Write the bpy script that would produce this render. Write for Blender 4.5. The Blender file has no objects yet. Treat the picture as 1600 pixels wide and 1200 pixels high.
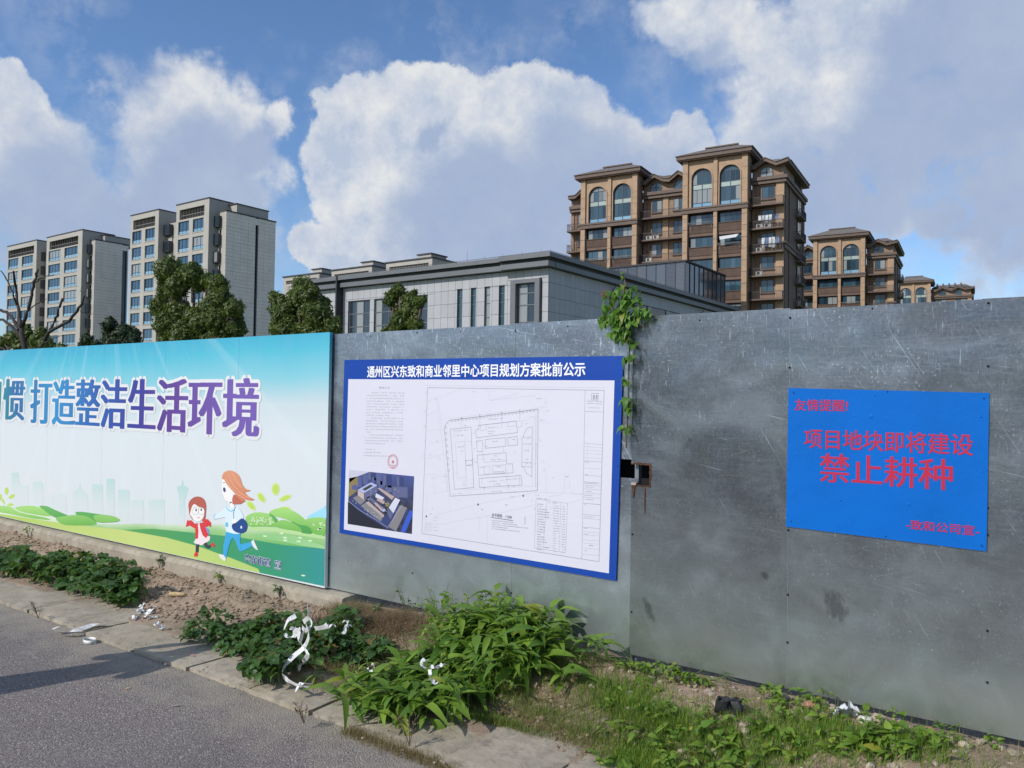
import bpy, bmesh, math, random
from mathutils import Vector, Matrix, noise
from mathutils.geometry import tessellate_polygon
random.seed(7)
sc = bpy.context.scene
R = math.radians
# ------------------------------------------------------------------ camera
# axes: +X runs along the fence towards the right, +Y runs into the fence, Z is up
FPX, PITCH, ROLL, YAW, EYE = 1240.0, R(1.25), R(0.9), R(54.4), 1.75
F0 = Vector((-math.cos(YAW), math.sin(YAW), 0)); R0 = Vector((math.sin(YAW), math.cos(YAW), 0))
FV = F0 * math.cos(PITCH) + Vector((0, 0, math.sin(PITCH)))
UV = -F0 * math.sin(PITCH) + Vector((0, 0, math.cos(PITCH)))
RI = R0 * math.cos(ROLL) + UV * math.sin(ROLL)
UI = -R0 * math.sin(ROLL) + UV * math.cos(ROLL)
cam = bpy.data.cameras.new('camera'); co = bpy.data.objects.new('camera', cam)
sc.collection.objects.link(co); sc.camera = co
cam.lens = 36 * FPX / 1600; cam.sensor_width = 36; cam.clip_end = 6000; cam.clip_start = .05
co.matrix_world = Matrix(((RI.x, UI.x, -FV.x, 0), (RI.y, UI.y, -FV.y, 0), (RI.z, UI.z, -FV.z, EYE), (0, 0, 0, 1)))
# ------------------------------------------------------------------ sun, sky, exposure
SUN_EL = R(36); SH = Vector((.335, .942, 0)).normalized()       # SH: the way shadows fall on the ground
sun = bpy.data.lights.new('sun', 'SUN'); sun.energy = 3.7; sun.angle = R(.5); sun.color = (1, .955, .88)
so = bpy.data.objects.new('sun', sun); sc.collection.objects.link(so)
sdir = SH * math.cos(SUN_EL) - Vector((0, 0, math.sin(SUN_EL)))
so.rotation_euler = (-sdir).to_track_quat('Z', 'Y').to_euler(); so.location = (-4, -8, 9)
sc.view_settings.view_transform = 'Standard'; sc.view_settings.look = 'None'
sc.view_settings.exposure = 0; sc.view_settings.gamma = 1; sc.view_settings.use_curve_mapping = False
sc.cycles.max_bounces = 6; sc.cycles.transparent_max_bounces = 6; sc.cycles.sample_clamp_indirect = 4
sc.cycles.use_denoising = True

def ray(x, y): return RI * (x - 800) / FPX + UI * (600 - y) / FPX + FV
def on_y(x, y, Y):
    q = ray(x, y); t = Y / q.y; return Vector((q.x * t, Y, EYE + q.z * t))
def on_x(x, y, X):
    q = ray(x, y); t = X / q.x; return Vector((X, q.y * t, EYE + q.z * t))
def on_z(x, y, Z=0.):
    q = ray(x, y); t = (Z - EYE) / q.z; return Vector((q.x * t, q.y * t, Z))
def at_d(x, y, D): return ray(x, y) * D + Vector((0, 0, EYE))

# node helper
class NT:
    def __init__(s, tree): s.t = tree; s.n = tree.nodes; s.l = tree.links
    def put(s, kind, **k):
        nd = s.n.new(kind)
        for a, v in k.items(): setattr(nd, a, v)
        return nd
    def _in(s, nd, i, v):
        if v is None: return
        if isinstance(v, bpy.types.NodeSocket): s.l.new(v, nd.inputs[i])
        else:
            if isinstance(v, (tuple, list)) and len(v) == 3 and nd.inputs[i].type == 'RGBA': v = (*v, 1)
            nd.inputs[i].default_value = v
    def math(s, op, a, b=None, c=None, clamp=False):
        nd = s.put('ShaderNodeMath', operation=op, use_clamp=clamp)
        s._in(nd, 0, a); s._in(nd, 1, b); s._in(nd, 2, c); return nd.outputs[0]
    def vec(s, op, a, b=None):
        nd = s.put('ShaderNodeVectorMath', operation=op); s._in(nd, 0, a)
        if op == 'SCALE': s._in(nd, 'Scale', b)
        else: s._in(nd, 1, b)
        return nd.outputs['Value'] if op in ('DOT_PRODUCT', 'LENGTH', 'DISTANCE') else nd.outputs[0]
    def noise(s, v, scale, detail=4, rough=.55, dist=0, color=False):
        nd = s.put('ShaderNodeTexNoise'); s._in(nd, 'Vector', v); s._in(nd, 'Scale', scale)
        s._in(nd, 'Detail', detail); s._in(nd, 'Roughness', rough); s._in(nd, 'Distortion', dist)
        return nd.outputs['Color' if color else 'Fac']
    def voro(s, v, scale, feature='F1', out='Distance'):
        nd = s.put('ShaderNodeTexVoronoi', feature=feature); s._in(nd, 'Vector', v); s._in(nd, 'Scale', scale); return nd.outputs[out]
    def mapr(s, v, a, b, c=0., d=1., smooth=False):
        nd = s.put('ShaderNodeMapRange', interpolation_type='SMOOTHSTEP' if smooth else 'LINEAR')
        for i, x in enumerate((v, a, b, c, d)): s._in(nd, i, x)
        return nd.outputs[0]
    def mix(s, f, a, b, mode='MIX'):
        nd = s.put('ShaderNodeMix', data_type='RGBA', blend_type=mode)
        s._in(nd, 0, f); s._in(nd, 6, a); s._in(nd, 7, b); return nd.outputs[2]
    def ramp(s, f, stops):
        nd = s.put('ShaderNodeValToRGB'); s._in(nd, 0, f); e = nd.color_ramp.elements
        while len(e) < len(stops): e.new(.5)
        for k, (p, c) in enumerate(stops): e[k].position = p; e[k].color = (*c, 1)
        return nd.outputs[0]
    def sep(s, v): nd = s.put('ShaderNodeSeparateXYZ'); s._in(nd, 0, v); return nd.outputs
    def comb(s, x, y, z):
        nd = s.put('ShaderNodeCombineXYZ')
        for i, q in enumerate((x, y, z)): s._in(nd, i, q)
        return nd.outputs[0]
    def pos(s): return s.put('ShaderNodeNewGeometry').outputs['Position']
    def obj(s): return s.put('ShaderNodeTexCoord').outputs['Object']
    def rnd(s): return s.put('ShaderNodeObjectInfo').outputs['Random']

def srgb(r, g, b):
    f = lambda c: (c / 255 / 12.92) if c / 255 <= .04045 else ((c / 255 + .055) / 1.055) ** 2.4
    return (f(r), f(g), f(b))

# world: physical sky with cumulus clouds mixed in by view direction (the same sky in every direction round the place)
w = bpy.data.worlds.new('World'); sc.world = w; w.use_nodes = True
T = NT(w.node_tree); T.n.clear()
sky = T.put('ShaderNodeTexSky', sky_type='NISHITA'); sky.sun_disc = False
sky.sun_elevation = SUN_EL; sky.sun_rotation = math.atan2(-SH.x, -SH.y) % (2 * math.pi)
sky.air_density = 1.0; sky.dust_density = .6; sky.ozone_density = 2.0
D = T.vec('NORMALIZE', T.put('ShaderNodeTexCoord').outputs['Generated'])
def blobs(lst, a1, a2, sm=.10):
    out = None
    wob = T.vec('SCALE', T.vec('SUBTRACT', T.noise(D, 4.5, 4, .5, color=True), (.5, .5, .5)), a1)
    wob2 = T.vec('SCALE', T.vec('SUBTRACT', T.noise(D, 17, 8, .6, color=True), (.5, .5, .5)), a2)
    P = T.vec('ADD', T.vec('ADD', D, wob), wob2)
    for (x, y, r) in lst:
        c = ray(x, y).normalized()
        d = T.vec('DISTANCE', P, tuple(c))
        v = T.math('SUBTRACT', 1, T.math('DIVIDE', d, r / FPX))
        out = v if out is None else T.math('SMOOTH_MAX', out, v, sm)
    return out
CRISP = [(560, 190, 68), (640, 175, 78), (700, 178, 78), (800, 172, 75), (870, 210, 85), (560, 270, 80), (660, 290, 130), (790, 300, 150), (940, 290, 110), (1020, 290, 100), (1060, 240, 60), (560, 350, 75), (620, 400, 110), (800, 400, 150), (1000, 380, 110), (490, 385, 45),
         (-5, 170, 55), (0, 230, 75)]
SOFT = [(290, 130, 85), (220, 170, 85), (350, 190, 85), (270, 240, 125), (390, 250, 70), (210, 300, 110), (50, 300, 110), (140, 360, 120), (330, 330, 110), (430, 185, 40),
        (1060, 40, 70), (1160, 40, 90), (1250, 110, 100), (1200, 210, 95), (1320, 190, 120), (1440, 60, 140), (1580, 40, 140), (1540, 190, 100), (1420, 240, 95), (1250, 310, 100), (1350, 40, 120), (1400, 345, 60), (1480, 350, 50), (1560, 390, 75), (1330, 350, 50), (1560, 320, 55),
        (1800, 260, 260), (2080, 60, 320), (-260, 330, 200), (-560, 120, 260), (1180, 330, 70)]
WISP = [(650, 40, 100), (740, 50, 90), (540, 110, 40), (880, 30, 120), (1010, 150, 110), (500, 170, 50), (480, 400, 90), (90, 370, 190), (330, 380, 150), (1300, 380, 190), (1100, 330, 150), (1500, 300, 220), (1580, 440, 160), (110, 70, 130), (420, 130, 60), (960, 90, 80)]
SHADE = [(760, 330, 120), (880, 330, 150), (1000, 330, 120), (700, 420, 130), (860, 420, 160), (1330, 290, 120), (1470, 190, 150), (1560, 140, 120), (1470, 60, 110), (1230, 320, 110), (300, 260, 110), (270, 360, 150), (110, 370, 140), (400, 230, 50), (1560, 330, 120), (1100, 120, 60), (680, 220, 30), (200, 80, 60)]
cr = blobs(CRISP, .05, .055, .06); so_ = blobs(SOFT, .16, .10, .12); wi = blobs(WISP, .22, .10); bl = blobs(SHADE, .12, .07, .15)
fine = T.noise(D, 26, 9, .62); med = T.noise(D, 7, 8, .6)
dfin = T.math('SUBTRACT', fine, .5)
dcr = T.mapr(T.math('ADD', cr, T.math('MULTIPLY', dfin, .30)), -.02, .13, smooth=True)
dso = T.mapr(T.math('ADD', so_, T.math('MULTIPLY', T.math('SUBTRACT', T.math('ADD', fine, med), 1), .62)), -.08, .46, smooth=True)
wisp = T.math('MULTIPLY', T.mapr(wi, -.1, .75, smooth=True), T.mapr(T.math('ADD', med, T.math('MULTIPLY', dfin, .5)), .40, .80), clamp=True)
dens = T.math('MAXIMUM', dcr, dso)
# the rest of the sky, beyond the picture, has the same kind of broken cloud
ahead = T.mapr(T.vec('DOT_PRODUCT', D, tuple(FV)), .45, .66, smooth=True)
far = T.math('MULTIPLY', T.mapr(T.noise(D, 2.6, 7, .58), .5, .64, smooth=True), T.math('SUBTRACT', 1, ahead))
dens = T.math('MAXIMUM', dens, T.math('MAXIMUM', T.math('MULTIPLY', wisp, .7), far))
belly = T.mapr(T.math('ADD', bl, T.math('MULTIPLY', T.math('SUBTRACT', med, .5), 1.5)), -.25, .45, smooth=True)
puff = T.mapr(T.noise(D, 15, 10, .66), .36, .62)
bright = T.mix(puff, srgb(192, 205, 226), srgb(238, 239, 240))
ccol = T.mix(T.math('MULTIPLY', belly, .85), bright, T.mix(med, srgb(146, 169, 209), srgb(180, 195, 220)))
skyc = T.mix(1, sky.outputs[0], (.86, 1.04, 1.26), 'MULTIPLY')
bg1 = T.put('ShaderNodeBackground'); T._in(bg1, 0, skyc); bg1.inputs[1].default_value = .118
bg2 = T.put('ShaderNodeBackground'); T._in(bg2, 0, ccol); bg2.inputs[1].default_value = .93
ms = T.put('ShaderNodeMixShader'); T._in(ms, 0, T.math('MULTIPLY', dens, .96)); T.l.new(bg1.outputs[0], ms.inputs[1]); T.l.new(bg2.outputs[0], ms.inputs[2])
T.l.new(ms.outputs[0], T.put('ShaderNodeOutputWorld').inputs[0])
w.cycles.sampling_method = 'MANUAL'; w.cycles.sample_map_resolution = 512

# ------------------------------------------------------------------ materials
MATS = {}
def newmat(name):
    m = bpy.data.materials.new(name); m.use_nodes = True; t = NT(m.node_tree)
    return m, t, m.node_tree.nodes['Principled BSDF']
def M(name, col, rough=.6, metal=0., var=.12, vs=3., bump=0., bs=25., rnd=0., spec=.5):
    if name in MATS: return MATS[name]
    m, t, b = newmat(name)
    p = t.pos(); c = col
    f = t.noise(p, vs, 6, .6)
    lo = tuple(x * (1 - var) for x in col); hi = tuple(min(1, x * (1 + var)) for x in col)
    c = t.mix(t.mapr(f, .3, .7), lo, hi)
    if rnd:
        k = t.mapr(t.rnd(), 0, 1, 1 - rnd, 1 + rnd)
        c = t.vec('SCALE', c, k)
    t._in(b, 'Base Color', c); t._in(b, 'Roughness', rough); t._in(b, 'Metallic', metal); t._in(b, 'Specular IOR Level', spec)
    if bump:
        bn = t.put('ShaderNodeBump'); bn.inputs['Strength'].default_value = bump; bn.inputs['Distance'].default_value = .02
        t._in(bn, 'Height', t.noise(p, bs, 6, .65)); t.l.new(bn.outputs[0], b.inputs['Normal'])
    MATS[name] = m; return m
def flat(name, col, rough=.45): return M(name, col, rough, var=.02, vs=2)
def grad(name, axis, a, b_, stops, rough=.4, amp=0.):
    if name in MATS: return MATS[name]
    m, t, b = newmat(name); p = t.pos(); q = t.sep(p); v = t.math('SUBTRACT', q[2], t.math('MULTIPLY', t.math('ADD', q[0], 5), .085)) if axis == 3 else q[axis]
    if amp: v = t.math('ADD', v, t.math('MULTIPLY', t.math('SUBTRACT', t.noise(p, 1.5, 2), .5), amp))
    t._in(b, 'Base Color', t.ramp(t.mapr(v, a, b_), stops)); b.inputs['Roughness'].default_value = rough
    MATS[name] = m; return m

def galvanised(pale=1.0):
    m, t, b = newmat('galvanised_sheet'); p = t.pos(); X, Y, Z = t.sep(p)
    big = t.noise(p, .9, 5, .6); cl = t.noise(p, 4.5, 6, .62, 1.2); sp = t.comb(*[t.sep(t.voro(p, 90, out='Color'))[0]] * 3)
    grain = t.noise(t.vec('MULTIPLY', p, (170, 170, 14)), 1, 3, .6)
    c = t.mix(t.mapr(big, .36, .64), (.100, .110, .138), (.185, .202, .236))
    c = t.mix(t.mapr(cl, .35, .75, 0, .55), c, (.15, .17, .182))
    c = t.mix(.13, c, t.vec('SCALE', sp, .32))
    c = t.mix(t.mapr(grain, .45, .8, 0, .35), c, (.22, .245, .26))
    wipe = t.noise(t.vec('MULTIPLY', p, (1.1, 1, 1.7)), 1.6, 6, .62, 1.5)
    c = t.mix(t.mapr(wipe, .50, .66, 0, .5), c, (.27, .295, .325)); c = t.mix(t.mapr(wipe, .47, .34, 0, .3), c, (.075, .086, .096))
    br = t.noise(t.vec('MULTIPLY', p, (6, 6, 120)), 1, 3, .55); c = t.mix(t.mapr(br, .5, .8, 0, .22), c, (.34, .37, .39))
    # white run marks below the top edge, scratches, scuffs
    top = t.mapr(Z, 1.4, 2.27)
    drip = t.noise(t.vec('MULTIPLY', p, (105, 105, 11)), 1, 3, .55)
    dm = t.math('MULTIPLY', t.mapr(drip, .61, .69), t.mapr(t.noise(p, 9, 3), .42, .62))
    c = t.mix(t.math('MULTIPLY', dm, t.mapr(top, 0, 1, .18, .95)), c, (.50, .54, .56))
    spk = t.math('MULTIPLY', t.mapr(t.noise(p, 75, 3, .6), .62, .70), t.mapr(t.noise(p, 5, 3), .42, .58))
    c = t.mix(t.math('MULTIPLY', spk, .8), c, (.46, .50, .52))
    for k, (dx, dz) in enumerate(((1, .35), (.6, -1), (1, -.2))):
        u = t.math('ADD', t.math('MULTIPLY', X, dx), t.math('MULTIPLY', Z, dz)); v = t.math('SUBTRACT', t.math('MULTIPLY', X, dz), t.math('MULTIPLY', Z, dx))
        s = t.noise(t.comb(t.math('MULTIPLY', u, 1.6), 3.7 * k, t.math('MULTIPLY', v, 95)), 1, 4, .6, .3)
        sm = t.math('MULTIPLY', t.mapr(s, .66, .71), t.mapr(t.noise(p, 3.1 + k, 3), .44, .58))
        c = t.mix(t.math('MULTIPLY', sm, .6), c, (.52, .55, .58))
    # wiped grey smears and a dusty foot
    sw = t.noise(t.vec('MULTIPLY', p, (.8, 1, 1.9)), 2.6, 6, .6, 1.8)
    c = t.mix(t.mapr(sw, .54, .66, 0, .35), c, (.10, .112, .118))
    dust = t.math('MULTIPLY', t.mapr(t.math('ADD', Z, t.math('MULTIPLY', t.noise(p, 6, 4), .2)), .62, .30), .62, clamp=True)
    c = t.mix(dust, c, (.33, .32, .28))
    c = t.mix(t.mapr(t.math('ADD', Z, t.math('MULTIPLY', t.noise(p, 2.5, 4), .5)), 1.55, .65, 0, .62), c, (.44, .50, .475))  # ground reflection painted in: lower half goes lighter and greener
    for (px, py, rx, rz) in ((1013, 952, .030, .065), (1305, 948, .055, .075), (1195, 900, .02, .02)):
        q = on_y(px, py, 4.29); df = t.sep(t.vec('SUBTRACT', p, tuple(q))); sh_ = t.math('ADD', df[0], t.math('MULTIPLY', df[2], .35)); dd = t.vec('LENGTH', t.comb(t.math('MULTIPLY', sh_, 1 / rx), 0, t.math('MULTIPLY', df[2], 1 / rz)))
        c = t.mix(t.mapr(t.math('ADD', dd, t.math('MULTIPLY', t.math('SUBTRACT', t.noise(t.vec('MULTIPLY', p, (1, 1, .35)), 60, 5, .7), .5), 2.2)), .6, 1.2, .6, 0), c, (.08, .09, .09))
    if pale != 1.0: c = t.mix(1, c, (pale, pale * 1.01, pale * 1.04), 'MULTIPLY')  # brighter reflection of the left sheets, painted as a paler colour
    c = t.vec('SCALE', c, t.mapr(t.rnd(), 0, 1, .93, 1.07))
    t._in(b, 'Base Color', c); t._in(b, 'Metallic', .78)
    t._in(b, 'Roughness', t.mapr(t.noise(p, 4, 6, .6, 1), .35, .65, .26, .42))
    b.inputs['Anisotropic'].default_value = .3
    bn = t.put('ShaderNodeBump'); bn.inputs['Strength'].default_value = .35; bn.inputs['Distance'].default_value = .05
    t._in(bn, 'Height', t.math('ADD', t.noise(p, 1.7, 2), t.math('MULTIPLY', grain, .02))); t.l.new(bn.outputs[0], b.inputs['Normal'])
    MATS['galv'] = m; return m
def asphalt():
    m, t, b = newmat('asphalt'); p = t.pos(); X, Y, Z = t.sep(p)
    v = t.voro(p, 130, out='Color'); g = t.sep(v)[0]; vd = t.voro(p, 130)
    c = t.mix(t.mapr(g, .1, .95), (.132, .106, .098), (.285, .240, .222))
    c = t.mix(t.mapr(g, .92, .98), c, (.40, .39, .38))
    c = t.mix(t.mapr(t.noise(p, 1.1, 5, .6), .35, .7, 0, .30), c, (.21, .195, .185))
    c = t.mix(t.mapr(t.noise(p, 60, 2), .3, .5, .35, 0), c, (.035, .034, .036))
    crk = t.voro(t.vec('ADD', p, t.vec('SCALE', t.noise(p, 2.5, 5, .6, color=True), .6)), .8, 'DISTANCE_TO_EDGE')
    c = t.mix(t.math('MULTIPLY', t.mapr(crk, .002, .008, .6, 0), t.mapr(t.noise(p, .9, 2), .5, .6)), c, (.04, .037, .035))
    c = t.mix(t.mapr(t.noise(p, .55, 6, .6, .8), .5, .62, 0, .3), c, (.11, .102, .105))
    edge = t.mapr(t.math('ADD', Y, t.math('MULTIPLY', t.math('SUBTRACT', t.noise(p, 4.5, 6, .7), .5), 1.5)), 2.50, 2.98, 0, .95)
    c = t.mix(edge, c, t.mix(t.noise(p, 30, 4), (.235, .205, .165), (.34, .30, .24)))
    t._in(b, 'Base Color', c); t._in(b, 'Roughness', .85)
    bn = t.put('ShaderNodeBump'); bn.inputs['Strength'].default_value = .9; bn.inputs['Distance'].default_value = .008
    t._in(bn, 'Height', t.math('SUBTRACT', t.noise(p, 95, 3, .6), t.math('MULTIPLY', vd, .6))); t.l.new(bn.outputs[0], b.inputs['Normal']); return m
def concrete(name, a, b_, dirt=.5):
    m, t, b = newmat(name); p = t.pos()
    c = t.mix(t.mapr(t.noise(p, 3.5, 7, .65), .3, .7), a, b_)
    c = t.mix(t.mapr(t.noise(p, 1.6, 6, .6, .6), .45, .68, 0, dirt), c, (.30, .25, .18))
    c = t.mix(t.mapr(t.noise(p, 11, 7, .7), .50, .70, 0, .6), c, tuple(x * .5 for x in a))
    c = t.mix(t.mapr(t.noise(p, 3.1, 8, .75, 1.5), .56, .62, 0, .35), c, tuple(x * .42 for x in a))
    c = t.mix(t.mapr(t.noise(p, 130, 3), .62, .72, 0, .4), c, (.10, .09, .08))
    t._in(b, 'Base Color', c); t._in(b, 'Roughness', .9)
    bn = t.put('ShaderNodeBump'); bn.inputs['Strength'].default_value = .7; bn.inputs['Distance'].default_value = .012
    t._in(bn, 'Height', t.noise(p, 22, 9, .7)); t.l.new(bn.outputs[0], b.inputs['Normal']); return m
def soil():
    m, t, b = newmat('soil'); p = t.pos()
    c = t.mix(t.mapr(t.noise(p, 7, 7, .65), .3, .72), (.26, .18, .125), (.50, .37, .27))
    c = t.mix(t.mapr(t.noise(p, 60, 5, .7), .5, .72, 0, .7), c, (.56, .44, .33))
    c = t.mix(t.mapr(t.noise(p, 1.2, 3), .45, .6, 0, .35), c, (.20, .17, .11))
    t._in(b, 'Base Color', c); t._in(b, 'Roughness', .95)
    bn = t.put('ShaderNodeBump'); bn.inputs['Strength'].default_value = 1; bn.inputs['Distance'].default_value = .02
    t._in(bn, 'Height', t.noise(p, 70, 7, .7)); t.l.new(bn.outputs[0], b.inputs['Normal']); return m
def leafmat(name, a, b_, old, trans=.35, spread=1.0, ns=6., rough=.5):
    m, t, b = newmat(name); p = t.pos()
    r = t.math('FRACT', t.math('ADD', t.rnd(), t.noise(p, ns, 3)))
    isl = t.put('ShaderNodeNewGeometry').outputs['Random Per Island']
    k = t.math('FRACT', t.math('ADD', t.math('MULTIPLY', t.rnd(), 3.7), isl))
    c = t.mix(k, a, b_)
    c = t.mix(t.mapr(k, .93, .97), c, old)
    c = t.mix(t.mapr(t.noise(p, ns, 3), .3, .7, 0, .35), c, tuple(x * .6 for x in a))
    t._in(b, 'Base Color', c); t._in(b, 'Roughness', rough); b.inputs['Specular IOR Level'].default_value = .35
    tr = t.put('ShaderNodeBsdfTranslucent'); t._in(tr, 0, t.mix(.5, c, (.25, .42, .05), 'MIX'))
    mx = t.put('ShaderNodeMixShader'); mx.inputs[0].default_value = trans
    out = t.n['Material Output']; t.l.new(b.outputs[0], mx.inputs[1]); t.l.new(tr.outputs[0], mx.inputs[2]); t.l.new(mx.outputs[0], out.inputs[0]); return m
def glass(name, a, b_, rough=.06):
    m, t, b = newmat(name); c = t.mix(t.rnd(), a, b_)
    if 'window' in name or 'tower' in name: c = t.mix(t.mapr(t.math('FRACT', t.math('MULTIPLY', t.rnd(), 37.3)), .80, .82, 0, .8), c, (.30, .31, .30))
    t._in(b, 'Base Color', c); b.inputs['Roughness'].default_value = rough; b.inputs['Specular IOR Level'].default_value = .6; b.inputs['IOR'].default_value = 1.5
    bn = t.put('ShaderNodeBump'); bn.inputs['Strength'].default_value = .05; bn.inputs['Distance'].default_value = .2
    t._in(bn, 'Height', t.noise(t.pos(), .6, 2)); t.l.new(bn.outputs[0], b.inputs['Normal']); return m

GALV = galvanised(); GALV_REFL = galvanised(1.4); ASPH = asphalt()
SLAB = concrete('paving_concrete', (.27, .235, .185), (.44, .38, .29), .8); FOOT = concrete('footing_concrete', (.30, .26, .205), (.42, .37, .29), .35)
SOIL = soil()
L_DARK = leafmat('vine_leaf', (.035, .088, .022), (.075, .16, .032), (.16, .12, .03), .25)
L_BROAD = leafmat('broad_leaf', (.085, .19, .024), (.26, .40, .05), (.30, .34, .05), .38)
L_LIME = leafmat('lime_leaf', (.115, .235, .03), (.26, .38, .05), (.42, .40, .06), .4)
L_CREEP = leafmat('creeper_leaf', (.085, .20, .03), (.17, .32, .055), (.26, .30, .06), .4)
L_TREE = leafmat('tree_leaf', (.045, .078, .016), (.12, .155, .028), (.14, .13, .03), .25, ns=1.2)
L_TREE2 = leafmat('tree_leaf_dark', (.016, .034, .016), (.034, .060, .024), (.05, .06, .03), .15, ns=1.2)
L_GRASS = leafmat('grass_blade', (.12, .19, .035), (.26, .30, .07), (.42, .34, .15), .35)
L_DRY = leafmat('dry_grass', (.20, .13, .065), (.34, .24, .12), (.13, .15, .05), .3)
STEM = M('green_stem', (.10, .15, .04), .6); TWIG = M('brown_twig', (.13, .085, .05), .8)
BARK = M('bark', (.075, .058, .045), .9, var=.35, vs=6, bump=.8, bs=15)
DARKBARK = M('dark_bark', (.032, .026, .022), .9, var=.4, vs=5, bump=.8, bs=12)
GLASS_B = glass('blue_window_glass', (.010, .026, .038), (.045, .095, .13)); GLASS_D = glass('dark_window_glass', (.012, .018, .026), (.03, .045, .065))
GLASS_W = glass('white_tower_glass', (.02, .05, .09), (.05, .11, .18)); RAILGLASS = glass('rail_glass', (.16, .30, .42), (.22, .38, .50), .15)
PENTG = glass('penthouse_glass', (.05, .06, .08), (.11, .12, .14), .1)
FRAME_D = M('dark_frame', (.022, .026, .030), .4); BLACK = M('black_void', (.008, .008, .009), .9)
FRAME_G = M('grey_frame', (.13, .14, .15), .45, .3)
TAN = M('tan_stone', (.37, .245, .155), .75, var=.14, vs=1.5, bump=.2, bs=8)
TANW = M('tan_wall', (.25, .165, .115), .8, var=.14, vs=1.5, bump=.2, bs=8)
BROWNW = M('brown_wall', (.135, .088, .066), .8, var=.15, vs=1.2)
BAND = M('brown_band', (.125, .085, .066), .7, var=.15, vs=1.5)
RAILM = M('balcony_rail', (.055, .040, .034), .6)
ROOF = M('roof_tile', (.155, .135, .12), .7, var=.25, vs=2.5, bump=.6, bs=6)
PIPE = M('brown_pipe', (.20, .10, .06), .6)
CREAM = M('cream_cladding', (.38, .355, .315), .7, var=.07, vs=.6); CREAMD = M('cladding_joint', (.27, .25, .23), .8)
CREAMS = M('shade_lifted_cladding', (.80, .71, .61), .7, var=.08, vs=.6)  # end walls: colour raised and warmed to offset the shade on them
PARAPET = M('dark_coping', (.05, .05, .055), .6)
GPANEL = M('grey_panel', (.385, .385, .40), .6, 0, var=.05, vs=.5, rnd=.05, spec=.25); GJOINT = M('panel_joint', (.07, .07, .075), .8)
CORN = M('grey_cornice', (.135, .14, .15), .5, .2, var=.08, vs=.7); CORND = M('cornice_groove', (.03, .03, .034), .7)
WHITE = M('white_tape', (.64, .64, .63), .5, var=.25, vs=25); LOUV = M('louvre', (.17, .155, .14), .6)
RUST = M('rust', (.085, .035, .018), .9, var=.5, vs=40, bump=.5, bs=60)
STONE = M('rubble_stone', (.42, .34, .27), .9, var=.35, vs=8, bump=.6, bs=30, rnd=.25); BRICKR = M('broken_brick', (.40, .20, .14), .9, var=.3, vs=12, bump=.6, bs=40)
RUBBER = M('black_rubber', (.016, .016, .018), .6, var=.3, vs=20); LAWN = M('lot_ground', (.12, .14, .06), .95, var=.5, vs=.8, bump=.5, bs=4)

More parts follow.
